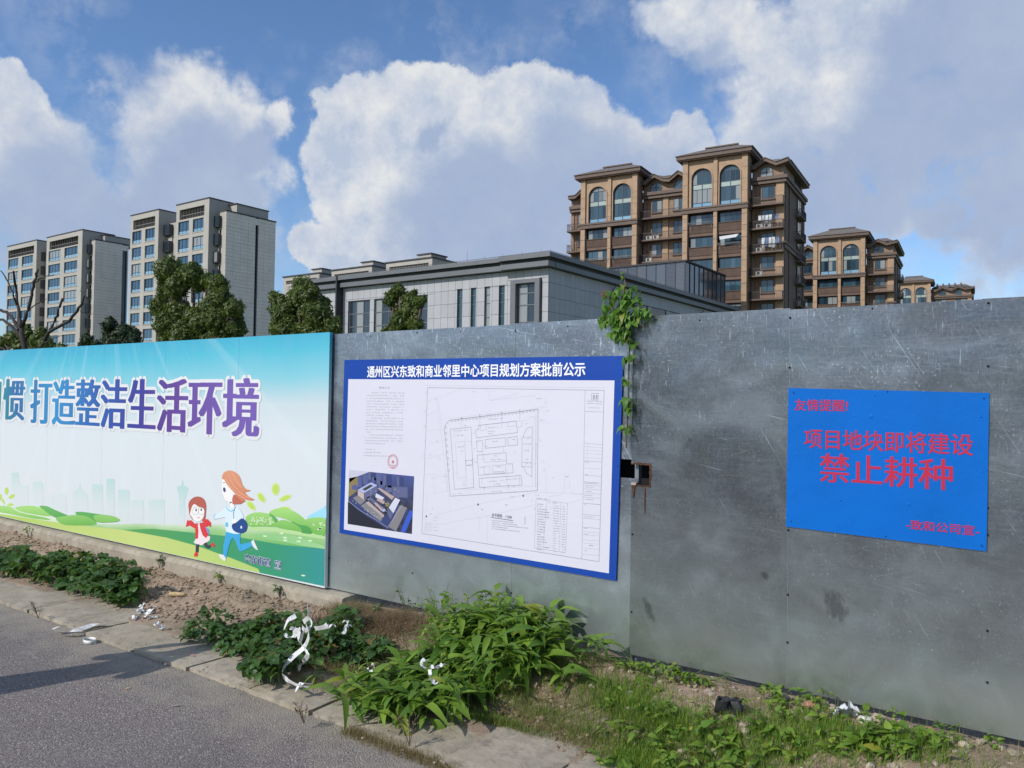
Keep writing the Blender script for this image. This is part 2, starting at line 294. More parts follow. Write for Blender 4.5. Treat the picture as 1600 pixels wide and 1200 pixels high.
# ------------------------------------------------------------------ object helpers
COL = sc.collection
def put(name, mesh, mat=None, parent=None):
    o = bpy.data.objects.new(name, mesh); COL.objects.link(o)
    if mat and mesh is not None and not mesh.materials: mesh.materials.append(mat)
    if parent: o.parent = parent
    return o
def tag(o, label=None, cat=None, group=None, kind=None):
    if label: o['label'] = label
    if cat: o['category'] = cat
    if group: o['group'] = group
    if kind: o['kind'] = kind
    return o
def empty(name, loc=(0, 0, 0), rz=0., **k):
    o = bpy.data.objects.new(name, None); COL.objects.link(o); o.location = loc; o.rotation_euler = (0, 0, rz)
    o.empty_display_size = .2; tag(o, **k); return o
class MB:
    def __init__(s): s.v = []; s.f = []
    def box(s, x0, x1, y0, y1, z0, z1):
        b = len(s.v)
        s.v += [(x, y, z) for z in (z0, z1) for y in (y0, y1) for x in (x0, x1)]
        s.f += [tuple(b + i for i in q) for q in ((0, 2, 3, 1), (4, 5, 7, 6), (0, 1, 5, 4), (2, 6, 7, 3), (0, 4, 6, 2), (1, 3, 7, 5))]
        return s
    def prism(s, poly, y0, y1, axis='y'):
        """poly: (a, z) points; extruded along y (or along x when axis='x')."""
        b = len(s.v); n = len(poly)
        mk = (lambda a, y, z: (a, y, z)) if axis == 'y' else (lambda a, y, z: (y, a, z))
        s.v += [mk(a, y0, z) for a, z in poly] + [mk(a, y1, z) for a, z in poly]
        for i in range(n): j = (i + 1) % n; s.f.append((b + i, b + j, b + n + j, b + n + i))
        tri = tessellate_polygon([[Vector((a, z, 0)) for a, z in poly]])
        for t in tri: s.f.append(tuple(b + i for i in t)); s.f.append(tuple(b + n + i for i in reversed(t)))
        return s
    def quad(s, *p):
        b = len(s.v); s.v += [tuple(q) for q in p]; s.f.append(tuple(range(b, b + len(p)))); return s
    def tube(s, pts, rad, n=6):
        b = len(s.v); m = len(pts); pts = [Vector(p) for p in pts]
        rads = rad if isinstance(rad, (list, tuple)) else [rad] * m
        for i, p in enumerate(pts):
            d = (pts[min(i + 1, m - 1)] - pts[max(i - 1, 0)]).normalized()
            u = d.cross(Vector((.13, .31, .94)))
            if u.length < .1: u = d.cross(Vector((1, 0, 0)))
            u.normalize(); v = d.cross(u)
            for k in range(n):
                a = 2 * math.pi * k / n; s.v.append(tuple(p + (u * math.cos(a) + v * math.sin(a)) * rads[i]))
        for i in range(m - 1):
            for k in range(n):
                k2 = (k + 1) % n; s.f.append((b + i * n + k, b + i * n + k2, b + (i + 1) * n + k2, b + (i + 1) * n + k))
        s.f.append(tuple(b + k for k in reversed(range(n)))); s.f.append(tuple(b + (m - 1) * n + k for k in range(n)))
        return s
    def add(s, v, f, M4=None):
        b = len(s.v); s.v += [tuple(M4 @ Vector(p)) for p in v] if M4 else list(v)
        s.f += [tuple(b + i for i in q) for q in f]; return s
    def mesh(s, name, mat=None, smooth=False, fix=True):
        m = bpy.data.meshes.new(name); m.from_pydata(s.v, [], s.f)
        if fix:
            bm = bmesh.new(); bm.from_mesh(m); bmesh.ops.recalc_face_normals(bm, faces=bm.faces); bm.to_mesh(m); bm.free()
        if smooth: m.polygons.foreach_set('use_smooth', [True] * len(m.polygons))
        if mat: m.materials.append(mat)
        m.update(); return m
    def build(s, name, mat, parent=None, smooth=False, fix=True): return put(name, s.mesh(name, mat, smooth, fix), None, parent)
def boxm(x0, x1, y0, y1, z0, z1): return MB().box(min(x0, x1), max(x0, x1), min(y0, y1), max(y0, y1), min(z0, z1), max(z0, z1))

# ------------------------------------------------------------------ setting: ground, road, pavement, verge
def smooth01(t): t = max(0., min(1., t)); return t * t * (3 - 2 * t)
def foot_h(x): return .12 + .085 * smooth01((x + 5.2) / 1.6)          # height of the soil at the foot of the fence
def gz(x, y):
    """height of the verge"""
    t = smooth01((y - 3.44) / .68)
    h = .028 + (foot_h(x) - .028) * t
    if y > 4.25: h = foot_h(x) - (y - 4.25) * .05
    a = smooth01((y - 3.40) / .2)
    q = Vector((x, y, 0))
    h += a * (.034 * noise.noise(q * 2.3) + .022 * noise.noise(q * 7) + .015 * noise.noise(q * 19) + .006 * abs(noise.noise(q * 47)))
    return h
gm = bpy.data.meshes.new('ground')
gv = []; gf = []
xs = [-3000, -600, -150, -60, 0, 60, 300, 1500]; ys = [-1500, -300, -60, 5.2, 9, 30, 120, 500, 3500]
for y in ys:
    for x in xs: gv.append((x, y, -.05))
for j in range(len(ys) - 1):
    for i in range(len(xs) - 1):
        a = j * len(xs) + i; gf.append((a, a + 1, a + 1 + len(xs), a + len(xs)))
gm.from_pydata(gv, [], gf); tag(put('ground', gm, LAWN), 'rough green open ground beyond the fence, below the buildings', kind='structure')
tag(put('road', MB().quad((-60, -9, 0), (40, -9, 0), (40, 3.0, 0), (-60, 3.0, 0)).mesh('road'), ASPH), 'grey asphalt road running beside the fence', kind='structure')
def grid(name, x0, x1, y0, y1, nx, ny, fz, mat):
    v = [(x0 + (x1 - x0) * i / nx, y0 + (y1 - y0) * j / ny, 0) for j in range(ny + 1) for i in range(nx + 1)]
    v = [(x, y, fz(x, y)) for x, y, _ in v]
    f = [(j * (nx + 1) + i, j * (nx + 1) + i + 1, (j + 1) * (nx + 1) + i + 1, (j + 1) * (nx + 1) + i) for j in range(ny) for i in range(nx)]
    m = bpy.data.meshes.new(name); m.from_pydata(v, [], f); m.polygons.foreach_set('use_smooth', [True] * len(f)); return put(name, m, mat)
tag(grid('dirt_verge', -14, 3, 3.06, 5.4, 900, 120, lambda x, y: gz(x, y) - (.05 if y < 3.3 else 0) * smooth01((3.3 - y) / .1), SOIL),
    'brown loose soil verge between the paving and the fence', kind='structure')
pav = empty('pavement', (0, 3.2, 0), kind='structure', label='row of worn concrete paving slabs along the road')
seams = [-14, -12.9, -11.8, -10.7, -9.7, -8.7, -7.75, -6.83, -5.90, -5.25, -4.62, -4.0, -3.45, -2.5, -1.98, -1.2, -.4, .4, 1.3]
for a, b in zip(seams[:-1], seams[1:]):
    g = random.uniform(.005, .010); dz = random.uniform(-.006, .008); bm = bmesh.new()
    y0 = 2.95 + random.uniform(-.02, .02); y1 = 3.53
    nx = max(3, int((b - a) / .05)); ny = 10; tilt = random.uniform(-.01, .01)
    vv = []
    for j in range(ny + 1):
        for i in range(nx + 1):
            x = a + g + (b - a - 2 * g) * i / nx; y = y0 + (y1 - y0) * j / ny
            q = Vector((x, y, 0)); ex = 0
            if i in (0, nx): x += .010 * noise.noise(q * 14); ex = .006
            if j == 0: y += .014 * noise.noise(q * 6); ex = .008
            vv.append(bm.verts.new((x, y, .030 + dz + tilt * (x - a) + .006 * noise.noise(q * 3.1) - ex)))
    for j in range(ny):
        for i in range(nx): k = j * (nx + 1) + i; bm.faces.new((vv[k], vv[k + 1], vv[k + nx + 2], vv[k + nx + 1]))
    edge = [e for e in bm.edges if e.is_boundary]
    r = bmesh.ops.extrude_edge_only(bm, edges=edge)
    for v in r['geom']:
        if isinstance(v, bmesh.types.BMVert): v.co.z -= .06
    bmesh.ops.recalc_face_normals(bm, faces=bm.faces)
    me = bpy.data.meshes.new('paving_slab'); bm.to_mesh(me); bm.free(); o = put('paving_slab', me, SLAB, pav); o.location = (0, -3.2, 0)
# loose clods and gravel on the verge
def ico(r, seed, squash=.7, sub=1):
    bm = bmesh.new(); bmesh.ops.create_icosphere(bm, subdivisions=sub, radius=r)
    rr = random.Random(seed); o = Vector((rr.random() * 50, rr.random() * 50, 0))
    for v in bm.verts: v.co *= 1 + .5 * noise.noise(v.co / r * 1.1 + o); v.co.z *= squash
    v = [tuple(q.co) for q in bm.verts]; f = [tuple(q.index for q in p.verts) for p in bm.faces]; bm.free(); return v, f
protos = [ico(1, k, random.uniform(.55, .9)) for k in range(8)]
def scatter(n, fxy, rmin, rmax, lift=.25):
    mb = MB()
    for _ in range(n):
        x, y = fxy(); r = rmin + (rmax - rmin) * random.random() ** 3
        v, f = random.choice(protos)
        mb.add(v, f, Matrix.Translation((x, y, gz(x, y) + r * lift)) @ Matrix.Rotation(random.uniform(0, 6.3), 4, 'Z') @ Matrix.Diagonal((r * random.uniform(.8, 1.4), r, r * random.uniform(.6, 1), 1)))
    return mb
def clod_xy():
    while True:
        x = random.uniform(-12, -1.5); y = random.uniform(3.36, 4.22)
        if x > -3.6 and y > 3.75: continue
        if y > 3.5 or random.random() < .35: return x, y
tag(scatter(8500, clod_xy, .003, .022).build('soil_clods', SOIL, fix=False), 'crumbled brown soil clods on the verge below the banner', 'soil', kind='stuff')
tag(scatter(480, lambda: (random.uniform(-2.25, .6), 4.3 - .75 * random.random() ** 1.5), .003, .028).build('rubble_gravel', STONE, fix=False), 'pale rubble gravel along the foot of the metal fence', 'gravel', kind='stuff')
tag(scatter(260, lambda: (random.uniform(-9, -1), random.gauss(2.96, .05)), .002, .008, .1).build('road_grit', STONE, fix=False), 'fine grit along the road edge', 'grit', kind='stuff')

# ------------------------------------------------------------------ low concrete footing below the banner
def footing():
    nx = 400; v = []; f = []; x0, x1 = -13.5, -4.55
    prof = [(4.36, .00), (4.20, .00), (4.185, .10), (4.178, .205), (4.19, .232), (4.21, .240), (4.36, .243)]
    for i in range(nx + 1):
        x = x0 + (x1 - x0) * i / nx
        for k, (y, z) in enumerate(prof):
            q = Vector((x, y * 3, z * 6))
            v.append((x, y + (.012 * noise.noise(q * 2) + .006 * noise.noise(q * 9)) * (k in (2, 3, 4, 5)), z + (.012 * noise.noise(q * 1.2) + .005 * noise.noise(q * 7)) * (k in (3, 4, 5))))
    n = len(prof)
    for i in range(nx):
        for k in range(n - 1): f.append((i * n + k, (i + 1) * n + k, (i + 1) * n + k + 1, i * n + k + 1))
    f.append(tuple(range(n))); f.append(tuple(nx * n + k for k in reversed(range(n))))
    m = bpy.data.meshes.new('concrete_footing'); m.from_pydata(v, [], f); m.update()
    bm = bmesh.new(); bm.from_mesh(m); bmesh.ops.recalc_face_normals(bm, faces=bm.faces); bm.to_mesh(m); bm.free()
    return put('concrete_footing', m, FOOT)
tag(footing(), 'low weathered concrete footing under the green and white banner', 'footing')

# ------------------------------------------------------------------ metal fence
ZB, ZT, YF = .255, 2.268, 4.300
EDGE = M('painted_highlight', (.32, .34, .36), .5, .2)  # light colour for the painted seam highlight
fence = empty('metal_fence', (-4, YF, .2), label='tall grey galvanised sheet metal hoarding on the verge', cat='fence')
def P_(o): o.location = o.location - Vector((-4, YF, .2)); return o
cuts = [-13.1, -12.2, -11.3, -10.4, -9.45, -8.5, -7.6, -6.65, -5.75, -4.84, -3.95, -3.07, -2.185, -1.27, -.36, .55, 1.45]
HOLE_A = (-2.262, -2.185, 1.300, 1.412); HOLE_B = (-2.185, -2.062, 1.262, 1.388)
for i, (a, b) in enumerate(zip(cuts[:-1], cuts[1:])):
    off = (.0012 if i % 2 else 0) - (.005 if i >= 12 else 0); y0 = YF + off; y1 = y0 + .0028
    a2, b2 = a - .012 * (i != 12), b + .012
    if i == 11: b2 = -2.15
    mb = MB()
    hole = HOLE_A if i == 11 else HOLE_B if i == 12 else None
    ztop = ZT + (random.uniform(-.006, .006) if i != 12 else .002)
    if hole:
        hx0, hx1, hz0, hz1 = hole; hx0 = max(hx0, a2); hx1 = min(hx1, b2)
        if i == 11: hx1 = -2.150
        if i == 12: hx0 = a2
        if hx0 > a2 + 1e-4: mb.box(a2, hx0, y0, y1, ZB, ztop)
        mb.box(hx0, hx1, y0, y1, ZB, hz0); mb.box(hx0, hx1, y0, y1, hz1, ztop)
        if hx1 < b2 - 1e-4: mb.box(hx1, b2, y0, y1, ZB, ztop)
    else: mb.box(a2, b2, y0, y1, ZB, ztop)
    o = mb.build('metal_sheet', GALV if i >= 12 else GALV_REFL, fence); P_(o)
    # flush pale strip that paints the seam's highlight in its colour
    if i > 8: P_(boxm(b2 - .0011, b2, y0 - .0009, y0 - .0002, ZB + .01, (1.25 if i == 11 else ztop)).build('seam_highlight', EDGE, fence))
scr = MB(); 
v8 = [(math.cos(k * math.pi / 4) * .0062, 0, math.sin(k * math.pi / 4) * .0062) for k in range(8)]
scv = v8 + [(x * .6, -.006, z * .6) for x, _, z in v8]; scf = [(k, (k + 1) % 8, 8 + (k + 1) % 8, 8 + k) for k in range(8)] + [tuple(range(8, 16))]
scm = bpy.data.meshes.new('screw'); scm.from_pydata(scv, [], scf); scm.materials.append(BLACK)
for i, x in enumerate(cuts[9:], 9):
    off = -.0065 if i >= 12 else -.0005
    for z in (ZT - .035, 1.62, .98 + .1 * (i % 3), .50) + ((1.95, 1.30, .74) if i >= 13 else ()):
        if i in (12,) and z == 1.62: continue
        o = put('screw', scm, None, fence); o.location = (x + .012, YF + off, z + random.uniform(-.02, .02)); P_(o)
    if i < len(cuts) - 1:
        for dx in (.42,):
            o = put('screw', scm, None, fence); o.location = (x + dx, YF + off, ZT - .03 + random.uniform(-.01, .01)); o.scale = (.7, .7, .7); P_(o)
for x in [-12.2 + 1.8 * k for k in range(8)]:
    P_(boxm(x - .02, x + .02, YF + .05, YF + .09, 0, ZT - .04).build('post', FRAME_G, fence))
for z in (.42, 1.60, 2.16): P_(boxm(-13, 1.4, YF + .010, YF + .045, z - .02, z + .02).build('rail', FRAME_G, fence))
P_(boxm(-2.18, -2.155, YF + .03, YF + .07, .1, ZT - .05).build('post', M('old_pipe', (.20, .22, .24), .5, .5), fence))
# rusty torn rims of the cut openings
rim = MB()
for hx0, hx1, hz0, hz1, yy in ((*HOLE_B, YF - .0105),):
    seq = []
    for t in range(16): seq.append((hx0 + (hx1 - hx0) * t / 15, hz0))
    for t in range(1, 12): seq.append((hx1, hz0 + (hz1 - hz0) * t / 11))
    for t in range(1, 16): seq.append((hx1 - (hx1 - hx0) * t / 15, hz1))
    for k in range(len(seq) - 1):
        (xa, za), (xb, zb) = seq[k], seq[k + 1]; cx, cz = (hx0 + hx1) / 2, (hz0 + hz1) / 2
        def o_(x, z, g): d = Vector((x - cx, z - cz)); d.normalize(); return x + d.x * g, z + d.y * g
        ga, gb = random.uniform(.003, .012), random.uniform(.003, .012)
        xo, zo = o_(xa, za, ga); xp, zp = o_(xb, zb, gb); xi, zi = o_(xa, za, -random.uniform(.001, .006)); xj, zj = o_(xb, zb, -random.uniform(.001, .006))
        rim.quad((xi, yy, zi), (xj, yy, zj), (xp, yy + .002, zp), (xo, yy + .002, zo))
P_(rim.build('rusty_rim', RUST, fence))
P_(MB().quad((-2.182, YF - .011, 1.262), (-2.158, YF - .011, 1.262), (-2.162, YF - .011, 1.20), (-2.170, YF - .011, 1.18), (-2.176, YF - .011, 1.225)).build('rust_stain', RUST, fence, fix=False))
P_(MB().quad((-2.098, YF - .011, 1.25), (-2.090, YF - .011, 1.25), (-2.091, YF - .011, 1.11), (-2.095, YF - .011, 1.09)).build('rust_stain', RUST, fence, fix=False))
P_(boxm(-2.182, -2.150, YF - .016, YF + .02, 1.262, 1.275).build('door_latch', M('worn_steel', (.55, .42, .36), .4, .6), fence))
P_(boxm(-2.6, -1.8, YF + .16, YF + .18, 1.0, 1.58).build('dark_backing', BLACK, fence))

# ------------------------------------------------------------------ flat print built as thin layers
def catmull(pts, n=5):
    out = []; m = len(pts)
    for i in range(m):
        p0, p1, p2, p3 = (Vector(pts[(i + k - 1) % m]) for k in range(4))
        for j in range(n):
            t = j / n; out.append(.5 * ((2 * p1) + (p2 - p0) * t + (2 * p0 - 5 * p1 + 4 * p2 - p3) * t * t + (3 * p1 - p0 - 3 * p2 + p3) * t ** 3))
    return out
class Print:
    """things printed on a board standing on the plane y = Y; coordinates are read off a zoomed view (ox, oy, scale)"""
    def __init__(s, Y, parent, ox=0, oy=0, sc_=1): s.Y = Y; s.par = parent; s.set(ox, oy, sc_); s.inv = parent.location.copy()
    def set(s, ox, oy, sc_): s.o = (ox, oy, sc_)
    lim = None
    def P(s, x, y, k=0):
        Y = s.Y - .0003 * k; p = on_y(s.o[0] + x / s.o[2], s.o[1] + y / s.o[2], s.Y)
        if s.lim: p.x = min(p.x, s.lim[0]); p.z = max(p.z, s.lim[1])
        return Vector((p.x, Y, p.z))
    def fin(s, o): o.location = -s.inv; return o
    def poly(s, name, pts, mat, k, smooth=0, mb=None):
        q = [s.P(x, y, k) for x, y in pts]
        if smooth:
            q = [Vector((p.x, q[0].y, p.z)) for p in catmull(q, smooth)]
        tri = tessellate_polygon([[Vector((p.x, p.z, 0)) for p in q]])
        own = mb is None; mb = mb or MB()
        b = len(mb.v); mb.v += [tuple(p) for p in q]
        for t in tri:
            a, c, d = (q[i] for i in t)
            if (c.x - a.x) * (d.z - a.z) - (c.z - a.z) * (d.x - a.x) < 0: t = tuple(reversed(t))
            mb.f.append(tuple(b + i for i in t))
        return s.fin(mb.build(name, mat, s.par, fix=False)) if own else None
    def ell(s, name, cx, cy, rx, ry, mat, k, rot=0, mb=None):
        c, d = math.cos(rot), math.sin(rot)
        return s.poly(name, [(cx + rx * math.cos(a) * c - ry * math.sin(a) * d, cy + rx * math.cos(a) * d + ry * math.sin(a) * c) for a in [i * math.pi / 10 for i in range(20)]], mat, k, 0, mb)
    def line(s, mb, pts, wd, k):
        q = [s.P(x, y, k) for x, y in pts]
        for a, b in zip(q[:-1], q[1:]):
            d = b - a
            if d.length < 1e-5: continue
            d.normalize(); n = Vector((-d.z, 0, d.x)) * (wd / 2)
            mb.quad(a - n, b - n, b + n, a + n)
    def text(s, body, p0, p1, mat, k, name='lettering', bold=.0, fat=0, fatd=.02, outline=None, spacing=1., outw=.06):
        """fills the box between the zoom-view corners p0 (top left) and p1 (bottom right), given at their own columns"""
        a = s.P(*p0, k); b = s.P(*p1, k); return s.text_w(body, a.x, b.x, b.z, a.z, mat, k, name, bold, fat, fatd, outline, spacing, outw)
    def text_w(s, body, x0, x1, z0, z1, mat, k, name='lettering', bold=0., fat=0, fatd=.02, outline=None, spacing=1., outw=.06):
        def mk():
            c = bpy.data.curves.new('t', 'FONT'); c.body = body; c.size = 1; c.space_character = spacing; c.resolution_u = 3
            o = bpy.data.objects.new('t', c); COL.objects.link(o); bpy.context.view_layer.update()
            m = bpy.data.meshes.new_from_object(o.evaluated_get(bpy.context.evaluated_depsgraph_get()))
            v = [tuple(q.co) for q in m.vertices]; f = [tuple(p.vertices) for p in m.polygons]
            bpy.data.objects.remove(o); bpy.data.curves.remove(c); bpy.data.meshes.remove(m); return v, f
        v, f = mk(); xa, xb = min(p[0] for p in v), max(p[0] for p in v); za, zb = min(p[1] for p in v), max(p[1] for p in v)
        sx, sz = (x1 - x0) / (xb - xa), (z1 - z0) / (zb - za)
        Y = s.Y - .0003 * k - .001
        tr = lambda v, dx=0, dy=0, dz=0: [(x0 + (p[0] - xa + dx) * sx, Y + dy, z0 + (p[1] - za + dz) * sz) for p in v]
        mb = MB(); shifts = [((j - fat / 2) * fatd, 0) for j in range(fat + 1)]
        if bold: shifts = [(x + bold * i, bold * j * .8) for x, _ in shifts for i in (-1, 0, 1) for j in (-1, 0, 1)]
        for j, (dx, dz) in enumerate(shifts): mb.add(tr(v, dx, -.00003 * j, dz), f)
        if outline:
            ob = MB(); mx = fat / 2 * fatd
            for j in range(14):
                a = j * math.pi / 7; ob.add(tr(v, outw * math.cos(a) + (mx if math.cos(a) > 0 else -mx), .0011 - .00003 * j, outw * math.sin(a) * sx / sz), f)
            s.fin(ob.build('letter_outline', outline, s.par, fix=False))
        return s.fin(mb.build(name, mat, s.par, fix=False))

# the civic banner -------------------------------------------------------------
YB = 4.258
banner = empty('printed_banner', (-8, YB, .26), label='long blue white and green printed banner with two running figures', cat='banner')
bx0, bx1, bz0, bz1 = -13.0, -4.83, .258, 2.275
bgm, t, b = newmat('banner_print'); p = t.pos(); X_, Y_, Z_ = t.sep(p)
v = t.math('ADD', Z_, t.math('MULTIPLY', t.math('SUBTRACT', t.noise(p, .7, 2), .5), .25))
v = t.math('ADD', v, t.math('MULTIPLY', t.mapr(X_, -8.5, -4.8), -.06))
c = t.ramp(t.mapr(v, .26, 2.3), [(0, (.61, .64, .65)), (.55, (.60, .64, .66)), (.68, (.52, .60, .62)), (.79, (.22, .52, .60)), (.90, (.085, .44, .56)), (1, (.04, .34, .50))])
# pale printed sun rays fanning out from the top
an = t.math('ARCTAN2', t.math('SUBTRACT', X_, -8.3), t.math('SUBTRACT', 3.6, Z_))
ry = t.mapr(t.noise(t.comb(t.math('MULTIPLY', an, 9), 0, 0), 1, 3), .52, .68)
c = t.mix(t.math('MULTIPLY', ry, .13), c, (.70, .78, .80))
c = t.mix(t.mapr(t.noise(t.vec('MULTIPLY', p, (1, 1, .3)), 14, 4), .5, .8, 0, .08), c, (.5, .5, .48))
t._in(b, 'Base Color', c); b.inputs['Roughness'].default_value = .5; b.inputs['Specular IOR Level'].default_value = .25
bcut = [bx0, -11.9, -10.7, -9.5, -8.3, -7.15, -6.0, bx1]
for a, c2 in zip(bcut[:-1], bcut[1:]):
    o = boxm(a + .0008, c2 - .0008, YB + .0005, YB + .03, bz0, bz1).build('banner_panel', bgm, banner); o.location = -banner.location
B = Print(YB, banner, 0, 510, 2.926); B.lim = (bx1 - .004, bz0 + .004)
WH = flat('print_white', (.68, .68, .68)); 
skyg = grad('print_skyline', 2, .60, 1.12, [(0, (.60, .65, .65)), (1, (.30, .56, .52))])
for q in [[(52, 830), (52, 668), (84, 668), (90, 726), (128, 728), (130, 830)], [(147, 840), (150, 712), (178, 708), (197, 718), (199, 840)], [(200, 850), (203, 780), (240, 776), (246, 855)],
          [(246, 862), (250, 768), (278, 760), (303, 774), (306, 868)], [(328, 880), (331, 762), (345, 748), (362, 742), (366, 712), (370, 742), (392, 756), (402, 772), (402, 880)],
          [(415, 890), (422, 724), (470, 722), (470, 890)], [(486, 890), (487, 698), (524, 696), (523, 890)], [(538, 895), (540, 745), (592, 748), (590, 895)], [(598, 900), (600, 796), (656, 792), (657, 900)],
          [(678, 905), (680, 794), (752, 792), (752, 905)], [(808, 735), (830, 727), (835, 698), (840, 727), (862, 738), (846, 790), (842, 905), (808, 905), (822, 800)]]:
    B.poly('printed_skyline', q, skyg, 1)
G1 = grad('print_meadow', 3, .25, .72, [(0, (.02, .20, .14)), (.25, (.045, .27, .09)), (.6, (.12, .40, .09)), (.85, (.30, .52, .22)), (1, (.62, .68, .55))], amp=.12)
G2 = grad('print_meadow_dark', 0, -10.9, -4.9, [(0, (.22, .46, .08)), (.6, (.08, .32, .10)), (.9, (.035, .27, .14)), (1, (.03, .26, .24))])
GY = grad('print_lime_path', 0, -10.9, -5.2, [(0, (.35, .52, .10)), (.6, (.52, .60, .20)), (1, (.36, .52, .14))])
GB1 = grad('print_bush', 3, .62, .84, [(0, (.10, .36, .05)), (1, (.33, .60, .17))], amp=.1); GB2 = grad('print_bush_dark', 3, .62, .84, [(0, (.05, .26, .06)), (1, (.12, .40, .10))])
GLT = flat('print_light_green', (.42, .62, .28)); LIM = flat('print_lime', (.44, .62, .10)); BLU = flat('print_pale_blue', (.30, .62, .78))
def edge(x): return 863 + (x) * (1177 - 863) / 1507.
def low(x0, x1, n=8): return [(x0 + (x1 - x0) * i / n, edge(x0 + (x1 - x0) * i / n) + 16) for i in range(n + 1)]
B.poly('printed_meadow', [(-60, 815), (60, 828), (180, 848), (300, 900), (420, 905), (620, 902), (800, 905), (1000, 905), (1200, 905), (1400, 930), (1507, 950)] + low(1507, -60, 10), G1, 2)
B.poly('printed_bush', [(-40, 824), (40, 822), (90, 850), (200, 872), (230, 885), (150, 878), (30, 855), (-60, 838)], GB1, 3, 3)
B.poly('printed_bush', [(70, 828), (120, 820), (160, 822), (205, 838), (232, 860), (220, 868), (150, 858), (90, 845)], GB1, 4, 3)
B.poly('printed_bush', [(180, 822), (215, 822), (250, 838), (320, 868), (360, 890), (300, 888), (245, 870), (215, 850)], GB2, 5, 3)
B.poly('printed_bush', [(345, 850), (380, 848), (450, 858), (520, 868), (550, 888), (500, 897), (400, 890), (360, 870)], GB2, 4, 3)
B.poly('printed_bush', [(255, 878), (290, 868), (350, 862), (400, 870), (430, 888), (440, 905), (370, 910), (290, 906)], GB1, 6, 3)
B.poly('printed_bush', [(430, 865), (480, 862), (530, 872), (548, 888), (480, 898), (440, 892)], GB1, 6, 3)
B.poly('printed_meadow_fold', [(560, 930), (700, 925), (900, 945), (1100, 965), (1300, 1000), (1507, 1020)] + low(1507, 1000, 3) + [(820, 1000), (680, 960)], G2, 3)
B.poly('printed_path', [(-60, 850), (60, 866), (300, 902), (560, 930), (760, 965), (900, 1003), (1060, 1060), (1180, 1108)] + low(1190, -60, 8), GY, 4)
B.set(260, 720, 5.926)
B.poly('printed_pond', [(1300, 525), (1370, 480), (1440, 440), (1527, 425), (1525, 560), (1400, 540)], BLU, 1, 3)
B.poly('printed_bush', [(735, 530), (762, 500), (820, 478), (900, 480), (975, 505), (1020, 560), (1040, 612), (900, 610), (760, 606)], GB1, 5, 3)
B.poly('printed_bush', [(948, 485), (1000, 448), (1090, 438), (1180, 465), (1260, 520), (1330, 600), (1350, 672), (1250, 660), (1150, 560), (1030, 520), (990, 510)], GB1, 6, 3)
B.poly('printed_bush', [(1160, 560), (1230, 590), (1320, 610), (1350, 672), (1300, 672), (1240, 656)], GB2, 7, 3)
B.poly('printed_bush', [(950, 490), (985, 500), (1030, 545), (1015, 570), (980, 530)], GB2, 7, 3)
B.poly('printed_bush', [(1010, 585), (1050, 552), (1110, 550), (1180, 580), (1235, 615), (1258, 655), (1180, 645), (1080, 628), (1015, 612)], GB1, 8, 3)
B.poly('printed_bush', [(1290, 545), (1360, 525), (1440, 525), (1524, 552), (1522, 698), (1440, 690), (1350, 668), (1330, 600)], GB1, 5, 2)
B.poly('printed_stripe', [(730, 612), (1000, 620), (1300, 662), (1520, 700), (1518, 735), (1300, 700), (1000, 655), (760, 640)], GLT, 4)
B.poly('printed_stripe', [(780, 683), (960, 676), (1200, 700), (1518, 800), (1518, 826), (1250, 785), (1050, 745), (900, 720)], grad('print_stripe', 0, -6.8, -4.9, [(0, (.14, .44, .12)), (1, (.30, .55, .25))]), 5)
dots = MB()
for _ in range(46):
    u = random.random(); x = 765 + u * 225; B.ell('', x, 520 + random.random() * 70, random.uniform(6, 12), random.uniform(3, 5), None, 9, .1, dots)
for _ in range(16): B.ell('', random.uniform(1350, 1505), random.uniform(570, 660), random.uniform(8, 16), random.uniform(4, 7), None, 9, .1, dots)
for x, y in ((915, 697), (1068, 672), (1100, 712), (1103, 737), (1240, 712), (1228, 746), (1335, 740), (1270, 1062)): B.ell('', x, y, 20, 7, None, 9, .1, dots)
B.fin(dots.build('printed_flowers', flat('print_flower', (.62, .76, .50)), banner, fix=False))
for x, y, rx, ry_, a in ((1012, 262, 34, 52, 0), (880, 340, 26, 48, -.6), (1100, 345, 56, 22, -.4), (785, 415, 24, 52, -.75), (1095, 440, 52, 14, 0)):
    B.ell('printed_leaf', x, y, rx * 1.16, ry_ * 1.16, flat('print_lime_pale', (.56, .67, .30)), 2, a); B.ell('printed_leaf', x, y, rx * .85, ry_ * .85, LIM, 3, a)
B.set(0, 510, 2.926)
for x, y, rx, ry_, a in ((30, 752, 9, 17, 0), (54, 778, 16, 8, -.5), (48, 815, 15, 6, 0), (0, 780, 8, 16, 0), (15, 800, 5, 14, -.4)): B.ell('printed_leaf', x, y, rx, ry_, LIM, 2, a)
# running woman
B.set(260, 720, 5.926)
SKIN = flat('print_skin', (.80, .765, .74)); HAIR = grad('print_hair', 2, .8, 1.15, [(0, (.56, .18, .10)), (1, (.66, .30, .16))]); HAIR2 = flat('print_hair_dark', (.46, .13, .08))
SHIRT = flat('print_shirt', (.62, .73, .80)); JEAN = flat('print_jeans', (.045, .34, .62)); JEAN2 = flat('print_jeans_dark', (.03, .25, .5)); NAVY = flat('print_navy', (.012, .055, .22)); SKYB = flat('print_sky', (.12, .46, .68))
RED = flat('print_red', (.62, .04, .045)); DK = flat('print_dark', (.045, .045, .06)); LINE = flat('print_line', (.28, .30, .33)); PINK = flat('print_dress', (.78, .66, .68)); AUB = flat('print_auburn', (.42, .10, .07))
B.poly('printed_face', [(525, 160), (550, 150), (600, 170), (640, 250), (640, 330), (610, 385), (575, 388), (548, 360), (525, 305), (515, 245), (518, 200)], SKIN, 10, 3)
